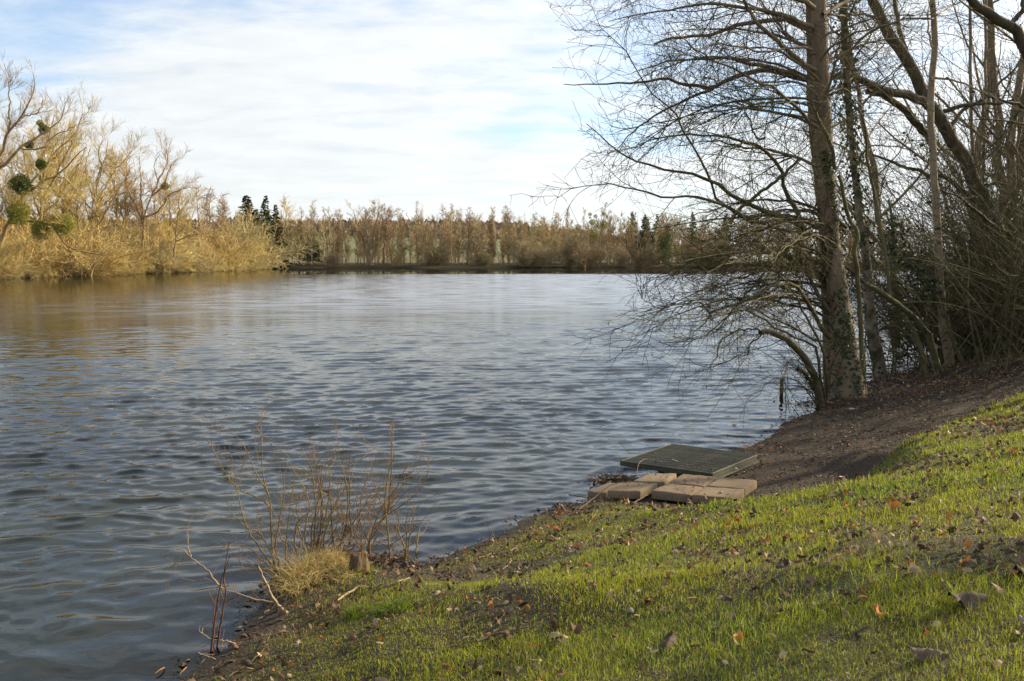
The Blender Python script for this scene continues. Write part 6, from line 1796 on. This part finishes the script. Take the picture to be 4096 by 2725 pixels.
for i in range(n):
    Rm = Matrix.Rotation(rx[i], 3, 'X') @ Matrix.Rotation(ry[i], 3, 'Y') @ Matrix.Rotation(rz[i], 3, 'Z')
    shp, cu, V, t3, q4_ = GEO[gi[i]]; cn = names_[ci[i]]
    if single[i]:
        o = bpy.data.objects.new('fallen_leaf', LMESH[(gi[i], cn)]); COL.objects.link(o)
        o.matrix_world = Matrix.Translation((x[i], y[i], z[i] + lift[i])) @ Rm.to_4x4() @ Matrix.Scale(size[i], 4)
        wh = MARKS[int(np.argmin(((MP - [x[i], y[i]]) ** 2).sum(1)))][0]
        big_ = 'large ' if size[i] > .072 else ('small ' if size[i] < .045 else '')
        tag(o, f"{big_}{CN[cn]} {cu} {SN[shp]} leaf {WHERE[wh]}", 'leaf', 'leaves fallen on the bank')
    else:
        far_ = d_[i] > 9
        W_ = V @ np.array(Rm).T * size[i] + [x[i], y[i], z[i] + lift[i]]
        if far_:   # beyond a few metres the outer ring alone tells the shape
            S = 12; W2 = np.vstack([W_[0], W_[13::2]]); j = np.arange(6)
            lit[cn].add(W2, np.stack([0 * j, 1 + j, 1 + (j + 1) % 6], 1))
        else:
            lit[cn].add(W_, [t3, q4_])
for cn, m in lit.items():
    if m.n:
        tag(m.build('leaf_litter', LM[cn]), f"{CN[cn]} dead leaves strewn over the bank", kind='stuff')


def one_leaf(u, v, size, gi_, cn, rot, lab, lift=.03, z=None, flatz=None):
    p = on_z(u, v, z) if z is not None else on_ground(u, v)
    o = bpy.data.objects.new('fallen_leaf' if z is None else 'floating_leaf', LMESH[(gi_, cn)]); COL.objects.link(o)
    o.location = (p[0], p[1], p[2] + lift); o.rotation_euler = rot; o.scale = (size, size, size * (flatz or 1))
    return tag(o, lab, 'leaf')


def big_leaf(u, v, size, mat, rot, lab, seed, lift=-.004, fold=.75):
    """a big dried leaf folded along its midrib, with a ragged rim and a stalk"""
    g_ = np.random.default_rng(seed); NX, NY = 11, 9
    xs = np.linspace(0, 1, NX); V = []
    for i_, x_ in enumerate(xs):
        w = .40 * math.sin(math.pi * min(max(x_ * .96 + .03, 0), 1)) ** .65 * (1 + .16 * math.cos(i_ * 2.3 + seed)) + .012
        for j_, q_ in enumerate(np.linspace(-1, 1, NY)):
            w_ = w * (1 + .10 * g_.normal() * (abs(q_) > .8))
            V.append((x_ - .5 + .06 * abs(q_), q_ * w_ * (1 - .35 * fold), -fold * abs(q_) ** 1.25 * w_ * .95 + .05 * math.sin(x_ * 7 + q_ * 2 + seed) + .018 * g_.normal()))
    V = np.array(V); V[:, 2] -= V[:, 2].min()
    i_ = np.arange(NX - 1)[:, None]; j_ = np.arange(NY - 1)[None]
    Fq = np.stack([i_ * NY + j_, (i_ + 1) * NY + j_, (i_ + 1) * NY + j_ + 1, i_ * NY + j_ + 1], -1).reshape(-1, 4)
    p = on_ground(u, v); root = empty('big_fallen_leaf', p + np.array([0, 0, lift])); root.rotation_euler = rot; tag(root, lab, 'leaf')
    m = MB(); m.add(V * size, Fq); o = m.build('leaf_blade', mat); o.parent = root
    m = MB(); z0 = V[NY // 2, 2]; m.tubes(np.array([[-.5, 0, z0], [-.62, .02, z0 * .8], [-.78, .0, z0 * .35]])[None] * size, np.array([[.012, .011, .009]]) * size, 5); o = m.build('stalk', mat); o.parent = root


m_big = mk('weathered_grey_brown_leaf', (.07, .05, .034), (.17, .125, .085), scale=22, rough=.85, bump=.003, bscale=60)
big_leaf(3850, 2435, .17, m_big, (.15, .12, .15), 'big grey-brown leaf folded like a tent in the grass at the lower right', 3)
big_leaf(2670, 2590, .13, LM['dark'], (.2, -.35, 1.1), 'large dark ragged leaf tilted up in the grass, bottom centre', 5)
big_leaf(4085, 2310, .13, m_big, (.1, .25, .5), 'large grey-brown folded leaf cut by the right picture edge', 8)
big_leaf(3700, 2640, .14, m_big, (.2, .1, -.3), 'large grey-brown folded leaf low in the shaded bottom right corner', 9)
big_leaf(2230, 2560, .10, LM['tan'], (.2, .2, 2.2), 'large tan folded leaf in the grass at the bottom, left of the dark ragged one', 10)
one_leaf(3505, 2505, .085, 9, 'rust', (.4, .2, 1.0), 'bright orange crumpled leaf in the grass at the lower right', .03)
one_leaf(3370, 2470, .09, 1, 'grey', (1.2, .3, 1.5), 'pale translucent curled leaf with a long stalk left of the orange leaf', .02)
one_leaf(3560, 2045, .09, 5, 'rust', (.9, .1, .3), 'upright orange and grey leaf on the bright turf, right of middle', .03)
one_leaf(2475, 2270, .09, 9, 'dark', (.3, .1, .5), 'dark crumpled clump of leaf on the middle slope', .02)
one_leaf(*zz('8', 1735, 128), .10, 4, 'brown', (.15, -.1, .6), 'brown lobed leaf floating beyond the grating', .01, 0.0)
one_leaf(*zz('C', 1835, 755), .05, 0, 'grey', (0, 0, 2.2), 'pale narrow leaf floating right of the shoots', .01, 0.0)
one_leaf(*zz('C', 1270, 690), .055, 3, 'tan', (.3, .2, 1), 'yellowish leaf on the floating debris behind the stump', .03, 0.01)
m_gl = mk('yellow_green_leaf', (.22, .26, .03), (.34, .36, .05), scale=20, rough=.4, translucent=.3)
bpy.data.objects['floating_leaf.002'].data = bpy.data.objects['floating_leaf.002'].data.copy(); bpy.data.objects['floating_leaf.002'].data.materials[0] = m_gl
bpy.data.objects['floating_leaf.002']['label'] = 'yellow-green leaf on the floating debris behind the stump'
# spent catkins at the waterline
m_ck = mk('spent_catkin', (.14, .075, .03), (.26, .15, .055), scale=60, bump=.003, bscale=120)
for u0, v0, u1, v1, z_, lab in [(*zz('D', 575, 1245), *zz('D', 475, 1370), .03, 'ochre catkin lying at the bottom left waterline'), (*zz('D', 235, 1255), *zz('D', 90, 1355), .005, 'reddish catkin floating left of the ochre one at the bottom left'), (*zz('C', 1735, 685), *zz('C', 1820, 662), .005, 'pale catkin floating beside the small forked bush'), (*zz('F', 140, 322), *zz('F', 218, 330), .005, 'brown catkin floating off the turf point')]:
    a, b_ = on_z(u0, v0, z_), on_z(u1, v1, z_); t = np.linspace(0, 1, 9)[:, None]
    P = a * (1 - t) + b_ * t; P[:, 2] += .008 * np.sin(t[:, 0] * 3); P[:, 0] += .006 * np.sin(t[:, 0] * 4)
    m = MB(); m.tubes(P - P[4], np.array([.001, .0035, .0045, .005, .0048, .0045, .004, .003, .001]), 8); o = m.build('catkin', m_ck); o.location = P[4]; tag(o, lab, 'catkin')
# the daisy
p = on_ground(3362, 1936); m = MB(); fl_ = empty('daisy', p); tag(fl_, 'tiny pink-white daisy at the top edge of the bright turf', 'flower')
m.tubes(np.array([[0, 0, -.01], [.003, 0, .03], [.002, -.004, .055]])[None], np.array([[.0016, .0014, .0014]]), 5); o = m.build('stalk', m_bladeN); o.parent = fl_
m = MB(); a = np.arange(16) * 2 * math.pi / 16
c_ = np.array([.002, -.004, .056]); dirs = np.stack([np.cos(a), np.sin(a), 0 * a + .25], 1); sd2 = np.stack([-np.sin(a), np.cos(a), 0 * a], 1) * .0028
V = np.stack([c_ + dirs * .003, c_ + dirs * .011 + sd2, c_ + dirs * .017, c_ + dirs * .011 - sd2], 1); m.add(V.reshape(-1, 3), np.arange(64).reshape(-1, 4))
o = m.build('petals', mk('pink_petals', (.75, .45, .62), (.85, .62, .75), scale=40)); o.parent = fl_; o['kind'] = 'stuff'
m = MB(); m.tubes(np.array([c_ + [0, 0, -.002], c_ + [0, 0, .003], c_ + [0, 0, .005]])[None], np.array([[.004, .004, .001]]), 8); o = m.build('flower_centre', mk('yellow_disc', (.7, .5, .05), (.8, .6, .08))); o.parent = fl_

# chips, twigs and crumbs trodden into the bare earth, and flotsam at the waterline
def crumbs(name, lab, x, y, zoff, mat, sizes, seed, sliver=.35):
    q = np.random.default_rng(seed); n = len(x); z = np.maximum(ground_z(x, y), 0) + zoff
    a = q.uniform(0, 6.283, n); L_ = q.uniform(*sizes, n); W_ = L_ * q.uniform(.12, .8, n) * np.where(q.random(n) < sliver, .2, 1); H_ = np.minimum(L_, W_) * q.uniform(.2, .6, n)
    ex_ = np.stack([np.cos(a), np.sin(a), q.normal(size=n) * .2], 1) * L_[:, None]; ey_ = np.stack([-np.sin(a), np.cos(a), q.normal(size=n) * .25], 1) * W_[:, None]
    c = np.stack([x, y, z], 1); up = np.stack([0 * a, 0 * a, H_ + .002], 1)
    V = np.stack([c - ex_, c - ey_, c + ex_, c + ey_, c + up + ex_ * .2], 1); b = np.arange(n)[:, None] * 5
    ti = np.repeat(q.uniform(.5, 1.35, (n, 1)) * np.array([[1, .95, .9]]) * (1 + q.normal(size=(n, 3)) * .06), 5, axis=0)
    m = MB(); m.add(V.reshape(-1, 3), np.concatenate([b + [0, 1, 4], b + [1, 2, 4], b + [2, 3, 4], b + [3, 0, 4]]), ti)
    return tag(m.build(name, mat, smooth_=False), lab, kind='stuff')


q = np.random.default_rng(601)
m_crumb = mk('earth_crumbs', (.045, .030, .019), (.115, .076, .045), scale=9, tint=True)
m_chip = mk('wood_and_stone_chips', (.14, .098, .06), (.27, .20, .13), scale=9, tint=True)
xx = q.uniform(.3, 10.5, 60000); yy = q.uniform(8.5, 22, 60000); dq = poly_dist(DIRT, xx, yy); sq = shore_dist(xx, yy)
ok = (dq < .08) & (sq > .02) & in_view(xx, yy, .3, 50) & (poly_dist(PAD, xx, yy) > .02) & (poly_dist(GRATE, xx, yy) > 0)
ix = np.nonzero(ok)[0]
crumbs('earth_crumbs', 'crumbled bark and clods on the trodden earth', xx[ix[:9000]], yy[ix[:9000]], 0, m_crumb, (.008, .035), 602)
ix2 = ix[9000:10600]
crumbs('wood_chips', 'pale chips and gravel scattered on the trodden earth', xx[ix2], yy[ix2], .002, m_chip, (.006, .028), 603)
xx = q.uniform(-3, 8, 60000); yy = q.uniform(4, 18, 60000); sq = shore_dist(xx, yy); ok = (np.abs(sq - .05) < .12 + .1 * vnoise(xx * 2, yy * 2, 71)) & in_view(xx, yy, 0, 50) & (q.random(60000) < .25 + .75 * smooth(.5, .7, vnoise(xx * 1.4, yy * 1.4, 72))) & (poly_dist(GRATE, xx, yy) > 0)
crumbs('waterline_flotsam', 'dark twigs and leaf scraps washed along the waterline', xx[ok][:4500], yy[ok][:4500], .004, m_crumb, (.008, .045), 604, .6)
xx = q.uniform(.8, 3.4, 6000); yy = q.uniform(8.8, 12.2, 6000)
top_ = np.zeros(6000, bool)
for cs, zt, _ in SLABS[:6]:
    top_ |= poly_dist(np.array([on_z(*zz('8', a_, b_), zt[0])[:2] for a_, b_ in cs]), xx, yy) < -.02
k0 = np.nonzero(top_)[0][:260]
o = crumbs('slab_crumbs', 'earth crumbs and needles scattered on the slabs', xx[k0], yy[k0], 0, m_crumb, (.004, .016), 640, .4)
zo = np.zeros(len(o.data.vertices) * 3, np.float32); o.data.vertices.foreach_get('co', zo); zo = zo.reshape(-1, 3)
zo[:, 2] += np.repeat(.181 - np.maximum(ground_z(xx[k0], yy[k0]), 0), 5); o.data.vertices.foreach_set('co', zo.ravel()); o.data.update()
xg = q.uniform(.8, 4.2, 9000); yg = q.uniform(10, 14.5, 9000); k1 = np.nonzero(poly_dist(np.array([p_[:2] for p_ in (Lc, Fc, Rc, Nc)]), xg, yg) < -.04)[0][:170]
o = crumbs('grating_crumbs', 'twig scraps and mud lying on the grating', xg[k1], yg[k1], 0, m_crumb, (.005, .028), 641, .5)
zo = np.zeros(len(o.data.vertices) * 3, np.float32); o.data.vertices.foreach_get('co', zo); zo = zo.reshape(-1, 3)
zo[:, 2] += np.repeat(.180 - np.maximum(ground_z(xg[k1], yg[k1]), 0), 5); o.data.vertices.foreach_set('co', zo.ravel()); o.data.update()
# debris raft behind the stump and beside the slabs
for (rg_, cx_, cy_, sx_, sy_, n_, lab) in [('C', 1230, 680, .16, .10, 500, 'raft of soaked twigs and leaf scraps behind the stump'), ('8', 640, 625, .16, .10, 500, 'heap of reddish twig debris washed against the slab corner'), ('6', 1590, 1400, .25, .3, 700, 'tangle of dead twigs washed against the foot of the big trunk')]:
    c = on_z(*zz(rg_, cx_, cy_), .02); xx = c[0] + q.normal(size=n_) * sx_; yy = c[1] + q.normal(size=n_) * sy_
    o = crumbs('twig_debris', lab, xx, yy, q.uniform(0, .05, n_), m_crumb, (.01, .06), 610 + n_ + int(cx_), .75)
